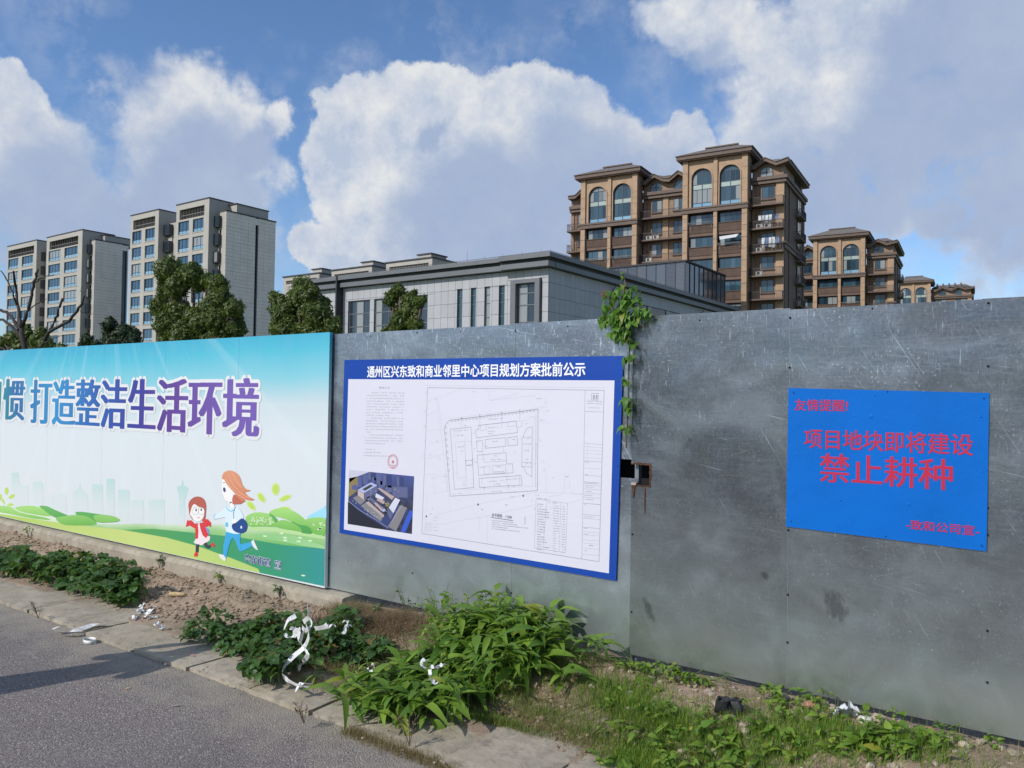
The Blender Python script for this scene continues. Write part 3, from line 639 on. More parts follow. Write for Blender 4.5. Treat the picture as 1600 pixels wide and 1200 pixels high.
B.poly('printed_hair', [(612, 352), (625, 310), (660, 320), (730, 372), (690, 400), (615, 402)], HAIR2, 11)
B.poly('printed_hair', [(517, 152), (532, 112), (575, 90), (622, 95), (662, 122), (690, 168), (702, 214), (736, 258), (782, 274), (748, 286), (728, 290), (765, 332), (818, 358), (778, 366), (722, 352), (736, 374), (700, 366), (668, 338), (636, 302), (600, 262), (560, 214), (540, 178), (524, 170)], HAIR, 12, 2)
hl = MB()
for pts in ([(545, 160), (590, 230), (660, 310), (735, 350)], [(575, 130), (620, 220), (690, 300), (770, 345)], [(610, 115), (655, 190), (700, 250)]): B.line(hl, pts, .004, 13)
B.fin(hl.build('printed_hair_strand', flat('print_strand', (.74, .48, .33)), banner, fix=False))
B.poly('printed_neck', [(590, 380), (630, 380), (632, 430), (592, 440)], SKIN, 10)
B.ell('printed_eye', 540, 268, 12, 23, flat('print_iris', (.05, .06, .16)), 13, -.15)
ln = MB(); B.line(ln, [(524, 205), (548, 201)], .004, 13); B.line(ln, [(555, 372), (572, 378)], .002, 13); B.fin(ln.build('printed_brow', DK, banner, fix=False))
B.poly('printed_arm', [(548, 425), (515, 470), (452, 498), (442, 520), (444, 545), (480, 535), (548, 520)], SHIRT, 11)
B.poly('printed_jacket', [(552, 412), (592, 440), (632, 425), (668, 432), (695, 470), (718, 530), (690, 562), (700, 610), (692, 668), (640, 676), (556, 655), (548, 560), (545, 480)], SHIRT, 12, 2)
ln = MB(); B.line(ln, [(553, 420), (572, 455), (604, 468), (634, 452), (645, 422)], .008, 13); B.line(ln, [(458, 490), (443, 515), (448, 540)], .007, 13); B.fin(ln.build('printed_trim', SKYB, banner, fix=False))
B.poly('printed_pocket', [(550, 570), (575, 572), (575, 612), (550, 610)], SKYB, 13)
ln = MB(); B.line(ln, [(640, 430), (625, 480), (628, 560), (620, 600)], .007, 14); B.line(ln, [(650, 540), (640, 600)], .003, 14); B.fin(ln.build('printed_strap', NAVY, banner, fix=False))
B.poly('printed_bag', [(612, 590), (650, 572), (700, 532), (738, 556), (755, 600), (742, 648), (702, 670), (652, 662), (616, 632)], NAVY, 14, 3)
B.poly('printed_hand', [(618, 540), (650, 535), (650, 565), (630, 580), (615, 565)], SKIN, 15, 2); B.ell('printed_tag', 697, 615, 8, 14, WH, 15)
B.poly('printed_jeans', [(555, 655), (640, 678), (690, 672), (684, 735), (692, 772), (790, 750), (802, 790), (700, 838), (676, 832), (642, 742), (622, 710), (602, 730), (580, 800), (556, 902), (530, 885), (530, 790), (545, 720)], JEAN, 13)
ln = MB(); B.line(ln, [(560, 690), (600, 705)], .002, 14); B.line(ln, [(700, 770), (690, 832)], .003, 14); B.line(ln, [(585, 720), (550, 890)], .003, 14); B.fin(ln.build('printed_seam', JEAN2, banner, fix=False))
B.poly('printed_shoe', [(484, 862), (532, 870), (556, 906), (546, 930), (505, 902)], WH, 14); B.poly('printed_shoe', [(788, 748), (810, 728), (853, 826), (832, 820), (804, 792)], WH, 14)
# running girl
B.poly('printed_hair', [(212, 470), (206, 400), (228, 360), (270, 332), (322, 335), (356, 365), (370, 420), (366, 490), (360, 540), (335, 565), (320, 520), (240, 520), (258, 560), (228, 520), (215, 495)], AUB, 10, 2)
B.poly('printed_face', [(226, 470), (240, 425), (262, 400), (300, 425), (348, 445), (352, 500), (330, 545), (300, 562), (262, 548), (238, 520), (222, 495)], SKIN, 11, 3)
ln = MB()
for cx in (272, 328): B.line(ln, [(cx + 30 * math.cos(i * math.pi / 9), 464 + 36 * math.sin(i * math.pi / 9)) for i in range(19)], .0035, 12)
B.line(ln, [(296, 455), (304, 455)], .003, 12); B.fin(ln.build('printed_glasses', LINE, banner, fix=False))
B.ell('printed_eye', 278, 456, 7, 13, DK, 12); B.ell('printed_eye', 326, 453, 7, 12, DK, 12)
B.poly('printed_mouth', [(280, 522), (300, 526), (315, 516), (305, 532), (290, 530)], RED, 12)
B.poly('printed_backpack', [(342, 590), (392, 632), (402, 668), (384, 692), (355, 660)], flat('print_backpack', (.18, .28, .62)), 10)
B.poly('printed_dress', [(288, 585), (332, 585), (372, 690), (410, 702), (402, 738), (365, 762), (330, 782), (290, 775), (254, 756), (275, 722), (290, 715)], PINK, 11)
B.poly('printed_coat', [(182, 612), (196, 545), (212, 555), (230, 548), (266, 582), (292, 575), (300, 640), (296, 720), (271, 720), (270, 628), (240, 612), (215, 598)], RED, 12)
B.poly('printed_coat', [(310, 575), (345, 570), (356, 540), (385, 540), (415, 572), (415, 617), (396, 600), (376, 612), (360, 605), (392, 688), (370, 716), (340, 690), (318, 630)], RED, 12)
B.poly('printed_leg', [(276, 775), (306, 770), (300, 846), (272, 846)], DK, 11); B.poly('printed_leg', [(346, 768), (372, 754), (386, 782), (410, 776), (415, 802), (390, 814), (362, 800)], DK, 11)
B.poly('printed_boot', [(258, 868), (272, 845), (296, 845), (292, 886), (262, 886)], RED, 12); B.poly('printed_boot', [(410, 778), (430, 754), (452, 778), (450, 800), (424, 790)], RED, 12)
TG = grad('print_letter_colour', 0, -10.9, -6.0, [(0, (.01, .26, .22)), (.13, (.012, .12, .32)), (.32, (.02, .24, .50)), (.52, (.015, .08, .34)), (.66, (.03, .03, .26)), (.80, (.10, .035, .24)), (1, (.15, .085, .36))], amp=.5)
B.set(0, 0, 1)
B.text('打造整洁生活环境', (50, 593), (402.5, 684), TG, 6, fat=5, fatd=.018, outline=WH, spacing=1.02, outw=.06)
za, zb = B.P(20, 656).z, B.P(20, 592.5).z; x6, x38 = B.P(6.5, 620).x, B.P(38, 620).x
B.text_w('惯', x6, x38, za, zb, TG, 6, fat=5, fatd=.018, outline=WH, outw=.06)
B.text_w('习', x6 - .10 - (x38 - x6) * .86, x6 - .10, za + .01, zb - .03, TG, 6, fat=5, fatd=.018, outline=WH, outw=.06)
B.set(260, 720, 5.926)
B.text('兴东街道', (733, 858), (966, 985), NAVY, 16, fat=3, fatd=.02, outline=WH, outw=.03); B.text('宣', (1008, 915), (1064, 1008), NAVY, 16, fat=3, fatd=.02, outline=WH, outw=.03)

# the planning notice -------------------------------------------------------------
YP = 4.2885
notice = empty('planning_notice', (-3.5, YP, .68), label='white site plan notice with blue border and heading fixed to the metal sheets', cat='notice')
N = Print(YP, notice, 510, 500, 2.857)
PBLUE = M('notice_blue', (.008, .055, .32), .5, var=.06, vs=2, bump=.15, bs=5, spec=.2); PWHITE = M('notice_paper', (.62, .605, .68), .45, var=.02, vs=2, bump=.12, bs=5)
q = [N.P(x, y) for x, y in ((80, 178), (1325, 160), (1293, 1165), (58, 950))]
mb = MB(); mb.prism([(p.x, p.z) for p in q], YP + .0006, YP + .003); o = mb.build('blue_backing', PBLUE, notice); N.fin(o)
N.poly('white_sheet', [(98, 264), (1286, 270), (1261, 1131), (78, 935)], PWHITE, 0)
N.text('通州区兴东致和商业邻里中心项目规划方案批前公示', (184, 206), (1155, 250), flat('notice_heading', (.80, .80, .84)), 1, bold=.022)
INK = flat('notice_ink', (.26, .25, .30)); INKL = flat('notice_ink_light', (.44, .42, .48)); INKD = flat('notice_ink_dark', (.08, .08, .10))
# body text block on the left: rows of characters too small to read
tx = MB(); rr = random.Random(3)
def row(mb, x0, x1, y, h, k=1, slope=0., wd=.0028, dens=.86):
    x = x0
    while x < x1:
        wch = rr.uniform(.6, 1.) * h
        if rr.random() < dens:
            yy = y + slope * (x - x0)
            for _ in range(2):
                yo = rr.uniform(-.35, .35) * h; N.line(mb, [(x, yy + yo), (x + wch * .8, yy + yo)], wd * .5, k)
            xo = rr.uniform(.1, .7) * wch; N.line(mb, [(x + xo, yy - .4 * h), (x + xo, yy + .4 * h)], wd * .5, k)
        x += h * 1.05
y = 324
for i in range(19):
    ind = 22 if i in (0, 9, 15) else 0; end = {8: 100, 14: 22, 18: 95}.get(i, 166)
    xl = 180 - (y - 324) * .03; row(tx, xl + ind, xl + end, y, 6.2, slope=.015)
    y += 12.6
for yy, e in ((577, 50), (590, 75), (605, 110)): row(tx, 169, 169 + e, yy, 6, slope=.03)
N.fin(tx.build('body_text', INK, notice, fix=False))
N.text('规 划 公 示', (236, 297), (283, 307), INKL, 1)
se = MB(); N.line(se, [(297 + 22.5 * math.cos(i * math.pi / 12), 632 + 31 * math.sin(i * math.pi / 12)) for i in range(25)], .004, 2)
N.line(se, [(297 + 17 * math.cos(i * math.pi / 12), 632 + 24 * math.sin(i * math.pi / 12)) for i in range(25)], .0015, 2)
for i in range(15):
    a = -math.pi * 1.15 + i * math.pi * 1.3 / 14; c_, s__ = math.cos(a), math.sin(a); N.line(se, [(297 + 17 * c_, 632 + 24 * s__), (297 + 21 * c_, 632 + 29 * s__)], .004, 2)
N.line(se, [(284, 648), (310, 650)], .004, 2); N.line(se, [(290, 658), (304, 659)], .004, 2)
N.fin(se.build('red_seal', flat('seal_red', (.50, .10, .13)), notice, fix=False))
st = [(297 + (8 if i % 2 == 0 else 3.2) * math.sin(i * math.pi / 5), 633 - (11 if i % 2 == 0 else 4.4) * math.cos(i * math.pi / 5)) for i in range(10)]
N.poly('seal_star', st, flat('seal_red', (.50, .10, .13)), 3)
# bird's-eye picture
N.set(530, 720, 6.957)
pm, t, b = newmat('picture_base'); p = t.pos()
c = t.mix(t.mapr(t.noise(p, 22, 5), .35, .65), (.012, .014, .03), (.045, .050, .095)); c = t.mix(t.mapr(t.sep(p)[2], .98, 1.22), c, (.06, .085, .27))
t._in(b, 'Base Color', c); b.inputs['Roughness'].default_value = .4
N.poly('aerial_picture', [(110, 98), (815, 168), (791, 796), (91, 686)], pm, 1)
C = {k: flat('picture_' + k, v) for k, v in dict(glow=(.50, .50, .60), gold=(.22, .17, .07), tower=(.075, .095, .25), towerd=(.03, .045, .15), roof=(.36, .40, .62), side=(.42, .31, .29), lot=(.20, .19, .20), pale=(.55, .57, .66), dark=(.010, .012, .025), blue=(.03, .09, .50), tree=(.03, .04, .02), mid=(.10, .11, .22), peach=(.50, .38, .36)).items()}
pic = lambda n, pts, c, k: N.poly(n, pts, C[c], k)
pic('picture_haze', [(110, 98), (330, 120), (200, 170), (110, 240)], 'glow', 2); pic('picture_trees', [(108, 190), (200, 170), (215, 260), (190, 330), (100, 400)], 'gold', 2)
for x0, x1, y0, y1, c in ((200, 245, 175, 280, 'tower'), (262, 312, 142, 250, 'tower'), (316, 400, 122, 200, 'towerd'), (408, 470, 130, 250, 'tower'), (480, 570, 148, 280, 'towerd'), (360, 420, 180, 240, 'towerd'), (430, 480, 215, 290, 'tower'), (500, 575, 265, 330, 'mid'), (580, 745, 280, 390, 'mid'), (630, 700, 170, 270, 'towerd')):
    pic('picture_tower', [(x0, y0), (x1, y0 + 6), (x1, y1 + 14), (x0, y1)], c, 3)
    pic('picture_tower_side', [(x0, y0), (x0 + (x1 - x0) * .35, y0 + 3), (x0 + (x1 - x0) * .35, y1 + 6), (x0, y1)], 'mid', 4)
N.ell('picture_dome', 170, 290, 32, 30, C['tower'], 3)
pic('picture_forecourt', [(120, 400), (190, 370), (480, 620), (640, 480), (760, 520), (620, 760), (520, 735), (220, 560), (105, 440)], 'towerd', 3)
pic('picture_lot', [(150, 405), (205, 372), (290, 430), (230, 480)], 'lot', 4); pic('picture_lot', [(235, 490), (300, 445), (480, 600), (455, 660), (380, 610)], 'lot', 4); pic('picture_lot', [(660, 480), (740, 510), (620, 765), (540, 720)], 'lot', 4)
pic('picture_roof', [(203, 315), (345, 235), (418, 265), (270, 352)], 'roof', 5); pic('picture_void', [(250, 310), (340, 258), (372, 270), (285, 325)], 'tree', 6)
pic('picture_front', [(203, 318), (270, 356), (275, 425), (205, 375)], 'peach', 5); pic('picture_side', [(272, 356), (418, 268), (420, 330), (290, 425)], 'mid', 5)
pic('picture_roof', [(420, 300), (440, 292), (600, 390), (575, 425)], 'side', 5); pic('picture_roof', [(400, 350), (490, 400), (460, 440), (395, 395)], 'pale', 5); pic('picture_roof', [(420, 400), (500, 440), (480, 470), (410, 430)], 'side', 6)
pic('picture_roof', [(540, 510), (610, 400), (665, 425), (590, 570)], 'pale', 5); pic('picture_roof_face', [(530, 520), (590, 572), (560, 640), (525, 570)], 'mid', 5)
pic('picture_roof', [(295, 450), (320, 440), (490, 590), (485, 615)], 'side', 5); pic('picture_roof', [(300, 400), (330, 380), (500, 520), (480, 560)], 'mid', 5); pic('picture_roof', [(380, 460), (400, 450), (470, 520), (460, 545)], 'side', 6)
pic('picture_canopy', [(465, 530), (500, 520), (505, 545), (475, 555)], 'roof', 6); pic('picture_dark', [(95, 450), (300, 600), (440, 690), (510, 738), (400, 735), (93, 684)], 'dark', 4)
pic('picture_canal', [(770, 535), (800, 548), (795, 600), (720, 778), (668, 770), (720, 640)], 'blue', 4); pic('picture_lawn', [(500, 460), (545, 450), (540, 500), (510, 500)], 'gold', 6)
ln = MB(); N.line(ln, [(105, 440), (230, 540), (400, 640), (520, 720)], .002, 6); N.line(ln, [(520, 735), (690, 480)], .002, 6); N.line(ln, [(290, 450), (480, 610)], .002, 7); N.line(ln, [(590, 570), (660, 430)], .002, 7)
for _ in range(40): x = random.uniform(300, 650); y = random.uniform(300, 620); N.line(ln, [(x, y), (x + random.uniform(4, 22), y + random.uniform(2, 12))], .002, 8)
for _ in range(16): x = 140 + random.random() * 330; y = 400 + (x - 140) * .68 + random.uniform(20, 40); N.line(ln, [(x, y), (x + 8, y + 4)], .003, 8)
N.fin(ln.build('picture_light', C['pale'], notice, fix=False))
# drawing frame and title block
N.set(510, 500, 2.857); dk = MB(); lt = MB(); vd = MB()
L = lambda pts, wd=.0022, mb=None: N.line(dk if mb is None else mb, pts, wd, 1)
L([(452, 302), (1240, 314), (1217, 1079), (426, 953), (452, 302)], .003); L([(442, 292), (1250, 303)], .0012, lt)
L([(1155, 314), (1140, 1066)], .002); L([(1155, 408), (1237, 411)], .002)
for y_, w_ in ((550, .0015), (565, .001), (580, .001), (595, .001), (614, .001), (628, .002), (660, .001), (692, .0015), (722, .002), (736, .0015), (753, .0015), (772, .0015), (790, .0015), (818, .0025), (868, .0018), (885, .0012), (925, .002), (945, .001), (958, .001), (980, .001), (995, .001), (1018, .001), (1045, .001)): L([(1152 - (y_ - 550) * .02, y_), (1231 - (y_ - 550) * .028, y_ + 6)], w_)
L([(1165, 550), (1163, 625)], .001, lt)
for y_, e in ((362, 70), (372, 68)): row(dk, 1163, 1163 + e, y_, 4.5, slope=.03)
row(lt, 1172, 1222, 391, 4, slope=.02)
for y_, e in ((634, 20), (690, 16), (728, 55), (745, 45), (764, 30), (782, 38), (800, 40), (825, 12), (878, 44), (930, 10), (955, 14), (1030, 10)): row(dk, 1152, 1152 + e, y_, 4, slope=.05)
row(vd, 1172, 1190, 1007, 5)
L([(1184, 328), (1214, 328), (1213, 358), (1184, 357), (1184, 328)], .0025)
for x in (1190, 1202): N.poly('crest_mark', [(x, 354), (x, 338), (x + 4, 333), (x + 8, 338), (x + 8, 354), (x + 5, 354), (x + 5, 342), (x + 3, 342), (x + 3, 354)], INK, 1)
# site plan (zoom of the drawing)
N.set(660, 600, 6)
L([(1085, 237), (260, 340), (240, 352), (215, 385), (207, 430), (262, 1052), (1078, 1000), (1085, 237)], .0035)
L([(1085, 237), (1040, 355), (1030, 960), (420, 990)], .001, lt); L([(262, 425), (455, 403), (482, 970), (300, 988), (262, 425)], .003); L([(310, 545), (395, 537), (410, 873), (328, 885), (310, 545)], .0018, lt)
L([(400, 490), (412, 1025)], .001, lt); L([(405, 718), (470, 715), (472, 760), (412, 762), (405, 718)], .002)
L([(528, 388), (880, 348), (892, 455), (505, 505), (500, 432), (530, 426), (528, 388)], .0028); L([(795, 358), (798, 400), (880, 392)], .0015); L([(935, 345), (930, 400), (890, 406)], .0018); L([(545, 390), (547, 435), (600, 430), (597, 385)], .0015)
L([(590, 520), (778, 503), (783, 583), (588, 603), (590, 520)], .0028); L([(800, 503), (888, 492), (893, 572), (805, 580), (800, 503)], .0028); L([(508, 535), (563, 530), (568, 630), (514, 635), (508, 535)], .0025)
L([(515, 668), (785, 643), (790, 750), (845, 748), (850, 832), (528, 856), (515, 668)], .0028); L([(575, 663), (578, 735), (785, 720)], .0018); L([(578, 772), (630, 770), (634, 840), (580, 845), (578, 772)], .0018); L([(658, 765), (780, 757), (783, 832), (660, 838), (658, 765)], .002)
L([(530, 885), (925, 858), (935, 948), (535, 970), (530, 885)], .003); L([(555, 885), (560, 965)], .0012); L([(790, 870), (795, 950)], .0012); L([(908, 860), (912, 945)], .0012); L([(665, 878), (668, 960)], .001, lt)
L([(1030, 400), (990, 410), (965, 440), (935, 520), (932, 775), (950, 780), (975, 840), (1025, 868), (1030, 400)], .0025); L([(935, 500), (1028, 495)], .0018); L([(935, 560), (1028, 556)], .0012); L([(935, 735), (1025, 735)], .0018); L([(935, 775), (1025, 780)], .0018)
L([(1065, 300), (1060, 960)], .0018); L([(760, 590), (762, 640)], .0015); L([(555, 630), (570, 660)], .0015); L([(500, 390), (620, 380), (1000, 335)], .001, lt)
for pts in ([(50, 160), (370, 45)], [(130, 140), (190, 560), (262, 1195)], [(150, 140), (180, 400)], [(610, 50), (640, 155), (900, 90)], [(640, 155), (1060, 105)], [(40, 295), (130, 262)], [(30, 440), (200, 425)], [(25, 700), (220, 655)], [(105, 880), (225, 860), (240, 1000), (110, 1030), (105, 880)], [(20, 850), (240, 845)], [(1160, 130), (1158, 200)], [(1100, 360), (1200, 365)], [(230, 325), (1180, 215)], [(60, 560), (180, 530)]): L(pts, .0012, lt)
for i in range(24):
    x = 275 + i * 33.5; N.line(dk, [(x + 9 * math.cos(a), 348 - (x - 275) * .128 + 9 * math.sin(a)) for a in [j * math.pi / 4 for j in range(9)]], .0022, 1)
for i in range(8): x = 218 + i * 4; y_ = 405 + i * 58; N.line(dk, [(x + 9 * math.cos(a), y_ + 9 * math.sin(a)) for a in [j * math.pi / 4 for j in range(9)]], .0022, 1)
for x0, y0, wdt in ((290, 440, 150), (300, 465, 30), (285, 488, 90), (320, 592, 70), (335, 632, 50), (620, 330, 130), (615, 410, 110), (615, 445, 60), (605, 468, 60), (660, 540, 40), (835, 520, 35), (670, 675, 30), (640, 710, 90), (700, 775, 40), (670, 825, 90), (545, 780, 30), (600, 915, 90), (720, 905, 40), (680, 940, 50), (785, 895, 100), (965, 510, 50), (970, 570, 40), (955, 622, 50), (970, 745, 45), (290, 1030, 110), (650, 1010, 110), (380, 945, 20), (1100, 340, 60), (405, 720, 60), (415, 762, 50), (345, 478, 30), (475, 460, 15), (590, 585, 20), (470, 610, 20), (490, 735, 20), (970, 705, 20)):
    row(dk, x0, x0 + wdt, y0, 12, slope=-.06, dens=.75)
for x, y0, y1 in ((368, 315, 405), (537, 285, 400), (743, 262, 420), (912, 240, 350), (400, 385, 405), (580, 965, 1000), (808, 950, 1000), (1065, 560, 700)): L([(x, y0), (x + 2, y1)], .0014); N.ell('plan_marker', x + 1, y0 + 4, 5, 5, INK, 1)
for _ in range(70): x = random.uniform(40, 1180); y_ = random.uniform(60, 1180); row(lt, x, x + random.choice((12, 24, 40)), y_, 10, dens=.7)
for x, y_ in ((522, 1130), (945, 1048)): N.poly('entrance_marker', [(x - 9, y_), (x, y_ - 14), (x + 9, y_), (x, y_ + 14)], INKD, 1)
# lower sheet: roads, key, notes, table
N.set(650, 740, 5.161)
for pts in ([(160, 335), (500, 248), (980, 150), (1350, 160)], [(190, 410), (580, 340), (960, 255)], [(1050, 0), (1050, 160)], [(1205, 0), (1195, 130), (1180, 165), (1060, 190)], [(1235, 0), (1240, 120), (1270, 165), (1350, 170)], [(580, 340), (575, 590)], [(90, 160), (70, 470)], [(515, 350), (510, 470)], [(1225, 240), (1330, 215)]): L(pts, .0012, lt)
for x, y_, h in ((120, 325, 10), (535, 290, 9), (730, 253, 11), (930, 215, 9), (1220, 25, 10), (1100, 35, 8)): row(vd, x - h, x + h, y_, h)
N.ell('key_marker', 84, 345, 6, 8, INKD, 1)
for j in range(5): row(lt, 75, 130, 400 + j * 15 + (j > 1) * 3, 6); row(lt, 140, 180, 352 + j * 26, 7, slope=.1)
N.text('总平面图', (612, 318), (694, 356), INKD, 1); N.text('1:500', (724, 336), (772, 364), INKD, 1); L([(603, 353), (782, 379)], .004, vd)
for j, e in enumerate((175, 200, 290, 130, 225)): row(vd, 612, 612 + e, 377 + j * 17, 7, slope=.10, dens=.92)
L([(880, 345), (878, 408)], .003, vd)
L([(968, 205), (1222, 240), (1206, 638), (955, 600), (968, 205)], .0015); L([(1055, 222), (1022, 636)], .0012); L([(1168, 235), (1155, 625)], .0012); L([(1110, 232), (1105, 620)], .001, lt)
row(vd, 975, 1070, 200, 9, slope=.1); row(vd, 1058, 1140, 232, 9, slope=.08)
for j in range(19):
    y_ = 245 + j * 20.3; row(vd, 978, 978 + random.choice((30, 55, 75, 95)) * (.6 if j in (0, 10, 11, 12) else 1), y_, 8.5, slope=.10, dens=.92)
    row(dk, 1112, 1150 if j < 11 else 1125, y_ + 15, 8, slope=.08); row(dk, 1178, 1203, y_ + 22, 8, slope=.08)
    L([(966 - j * .5, y_ + 10), (1218 - j * .7, y_ + 45)], .0008, lt)
row(lt, 725, 770, 585, 7, slope=.1)
N.set(510, 500, 2.857)
for y0 in (322, 330, 365, 405, 412, 470, 478, 540, 600, 612): row(lt, 440 - (y0 - 322) * .03, 446 - (y0 - 322) * .03, y0, 5)
N.fin(dk.build('plan_lines', INK, notice, fix=False)); N.fin(lt.build('plan_faint_lines', INKL, notice, fix=False)); N.fin(vd.build('plan_text', INKD, notice, fix=False))

# the blue warning sign -------------------------------------------------------------
YS = 4.2855
sign = empty('warning_sign', (-.8, YS, 1.1), label='bright blue warning sign with red characters on the right metal sheets', cat='sign')
S = Print(YS, sign, 1200, 580, 3.75)
SB = M('sign_blue', (.0, .118, .47), .6, var=.08, vs=3, bump=.25, bs=4, spec=.15); SR = flat('sign_red', (.44, .006, .04)); SP = flat('sign_pink', (.18, .06, .34))
q = [S.P(x, y) for x, y in ((120, 98), (1297, 127), (1280, 1056), (105, 910))]
S.fin(MB().prism([(p.x, p.z) for p in q], YS + .0006, YS + .004).build('sign_board', SB, sign))
S.text('友情提醒!', (156, 164), (468, 236), SR, 1, bold=.0, fat=1, fatd=.02, outline=SP, outw=.016)
S.text('项目地块即将建设', (212, 337), (1200, 495), SR, 1, fat=1, fatd=.02, outline=SP, outw=.012)
S.text('禁止耕种', (306, 480), (1080, 700), SR, 1, fat=1, fatd=.022, outline=SP, outw=.012)
S.text('-致和公司宣-', (812, 868), (1238, 966), SR, 1, bold=.0, fat=1, fatd=.02, outline=SP, outw=.016)
for x, y in ((150, 128), (1265, 160), (135, 880), (1250, 1020), (700, 120), (690, 968)):
    p = S.P(x, y); o = put('screw', scm, None, sign); o.location = Vector((p.x, YS, p.z)) - sign.location; o.scale = (.55, .55, .55)
for x, y in ((95, 190), (700, 180), (1305, 172), (72, 935), (640, 1045), (1278, 1145), (1300, 650), (76, 560)):
    N.set(510, 500, 2.857); p = N.P(x, y); o = put('screw', scm, None, notice); o.location = Vector((p.x, YP, p.z)) - notice.location; o.scale = (.6, .5, .6)
bump_v, bump_f = [], []
for i in range(5):
    for k in range(12): a = k * math.pi / 6; rad = math.cos(i / 4 * math.pi / 2); bump_v.append((rad * math.cos(a), -math.sin(i / 4 * math.pi / 2), rad * math.sin(a)))
for i in range(4):
    for k in range(12): bump_f.append((i * 12 + k, i * 12 + (k + 1) % 12, (i + 1) * 12 + (k + 1) % 12, (i + 1) * 12 + k))
bmsh = bpy.data.meshes.new('raised_bump'); bmsh.from_pydata(bump_v, [], bump_f); bmsh.polygons.foreach_set('use_smooth', [True] * len(bump_f)); bmsh.materials.append(SB)
for x, y, r, d in ((603, 265, .016, .004), (505, 262, .009, .002), (685, 280, .009, .002), (424, 755, .010, .005), (825, 780, .013, .003), (627, 138, .008, .003), (1248, 268, .006, .006), (1258, 1024, .006, .007), (150, 120, .005, .003), (1250, 588, .010, .002), (165, 490, .010, .002)):
    p = S.P(x, y); o = put('raised_bump', bmsh, None, sign); o.location = Vector((p.x, YS + .0005, p.z)) - sign.location; o.scale = (r * .7, d * .6, r * .7)

# ================================================================== buildings
def shared(name, build, mat, cache={}):
    if name not in cache: cache[name] = build().mesh(name, mat)
    return cache[name]
def inst(name, mesh, parent, loc, scale=(1, 1, 1)):
    o = put(name, mesh, None, parent); o.location = loc; o.scale = scale; return o

def win_mesh(w, h, cols, rows, fr=.05, dep=.08, split=()):
    """frame with mullions in local x 0..w, z 0..h, front at y = 0"""
    mb = MB(); mb.box(0, fr, 0, dep, 0, h); mb.box(w - fr, w, 0, dep, 0, h); mb.box(fr, w - fr, 0, dep, 0, fr); mb.box(fr, w - fr, 0, dep, h - fr, h)
    for i in range(1, cols): x = w * i / cols; mb.box(x - fr * .45, x + fr * .45, .004, dep - .004, fr, h - fr)
    for z in rows: mb.box(fr, w - fr, .002, dep - .002, h * z - fr * .45, h * z + fr * .45)
    return mb
def window(par, x, y, z, w, h, cols, rows=(), fmat=None, gmat=None, fr=.05, key=''):
    k = 'window %.2f %.2f %d %s %.2f %s' % (w, h, cols, rows, fr, key)
    f = inst('window', shared(k, lambda: win_mesh(w, h, cols, rows, fr), fmat or FRAME_D), par, (x, y, z))
    kp = 'pane %.2f %.2f %s' % (w / cols, h, (gmat or GLASS_B).name)
    for i in range(cols):
        inst('pane', shared(kp, lambda: boxm(.01, w / cols - .01, .045, .055, .02, h - .02), gmat or GLASS_B), f, (w * i / cols, 0, 0))
    return f

# ---------------- brown residential towers
def arch_pts(cx, w, zs, ztop, n=14):
    r = w / 2; k = (ztop - zs) / r
    return [(cx + r * math.cos(math.pi * i / n), zs + r * k * math.sin(math.pi * i / n)) for i in range(n + 1)]   # from right to left over the top
def arch_ring(cx, w, z0, zs, zt, t, y0, y1):
    mb = MB(); outer = [(cx + w / 2 + t, z0)] + arch_pts(cx, w + 2 * t, zs, zt + t) + [(cx - w / 2 - t, z0)]
    inner = [(cx + w / 2, z0)] + arch_pts(cx, w, zs, zt) + [(cx - w / 2, z0)]
    for i in range(len(outer) - 1):
        a, b, c, d = outer[i], outer[i + 1], inner[i + 1], inner[i]
        mb.prism([a, b, c, d], y0, y1)
    return mb
def arch_wall(x0, x1, z0, z1, cx, w, zs, zt, y0, y1):
    """wall panel with an arched opening down to z0"""
    ap = arch_pts(cx, w, zs, zt)
    poly = [(x0, z0), (cx - w / 2, z0)] + list(reversed(ap)) + [(cx + w / 2, z0), (x1, z0), (x1, z1), (x0, z1)]
    return MB().prism(poly, y0, y1)
def rail(x0, x1, y, z, h=.95, step=.16, ends=None):
    mb = MB(); mb.box(x0, x1, y - .03, y + .03, z + h - .06, z + h); mb.box(x0, x1, y - .02, y + .02, z + .05, z + .09)
    n = int((x1 - x0) / step)
    for i in range(n + 1): x = x0 + (x1 - x0) * i / n; mb.box(x - .018, x + .018, y - .015, y + .015, z + .09, z + h - .06)
    if ends:
        for xe in (x0, x1):
            mb.box(xe - .03, xe + .03, y + .03, ends, z + h - .06, z + h)
            m = max(1, int((ends - y) / step))
            for i in range(1, m): yy = y + (ends - y) * i / m; mb.box(xe - .015, xe + .015, yy - .015, yy + .015, z + .05, z + h - .06)
    return mb
def hip(x0, x1, y0, y1, z, h, inset, ridge_x0, ridge_x1, eave=.5, over=.7):
    """eave slab, then a hipped roof"""
    mb = MB(); a, b, c, d = x0 - over, x1 + over, y0 - over, y1 + over
    ym = (y0 + y1) / 2
    v = [(a, c, z), (b, c, z), (b, d, z), (a, d, z), (ridge_x0, c + inset, z + h), (ridge_x1, c + inset, z + h), (ridge_x1, d - inset, z + h), (ridge_x0, d - inset, z + h)]
    mb.add(v, [(0, 1, 5, 4), (1, 2, 6, 5), (2, 3, 7, 6), (3, 0, 4, 7), (4, 5, 6, 7), (3, 2, 1, 0)])
    return mb
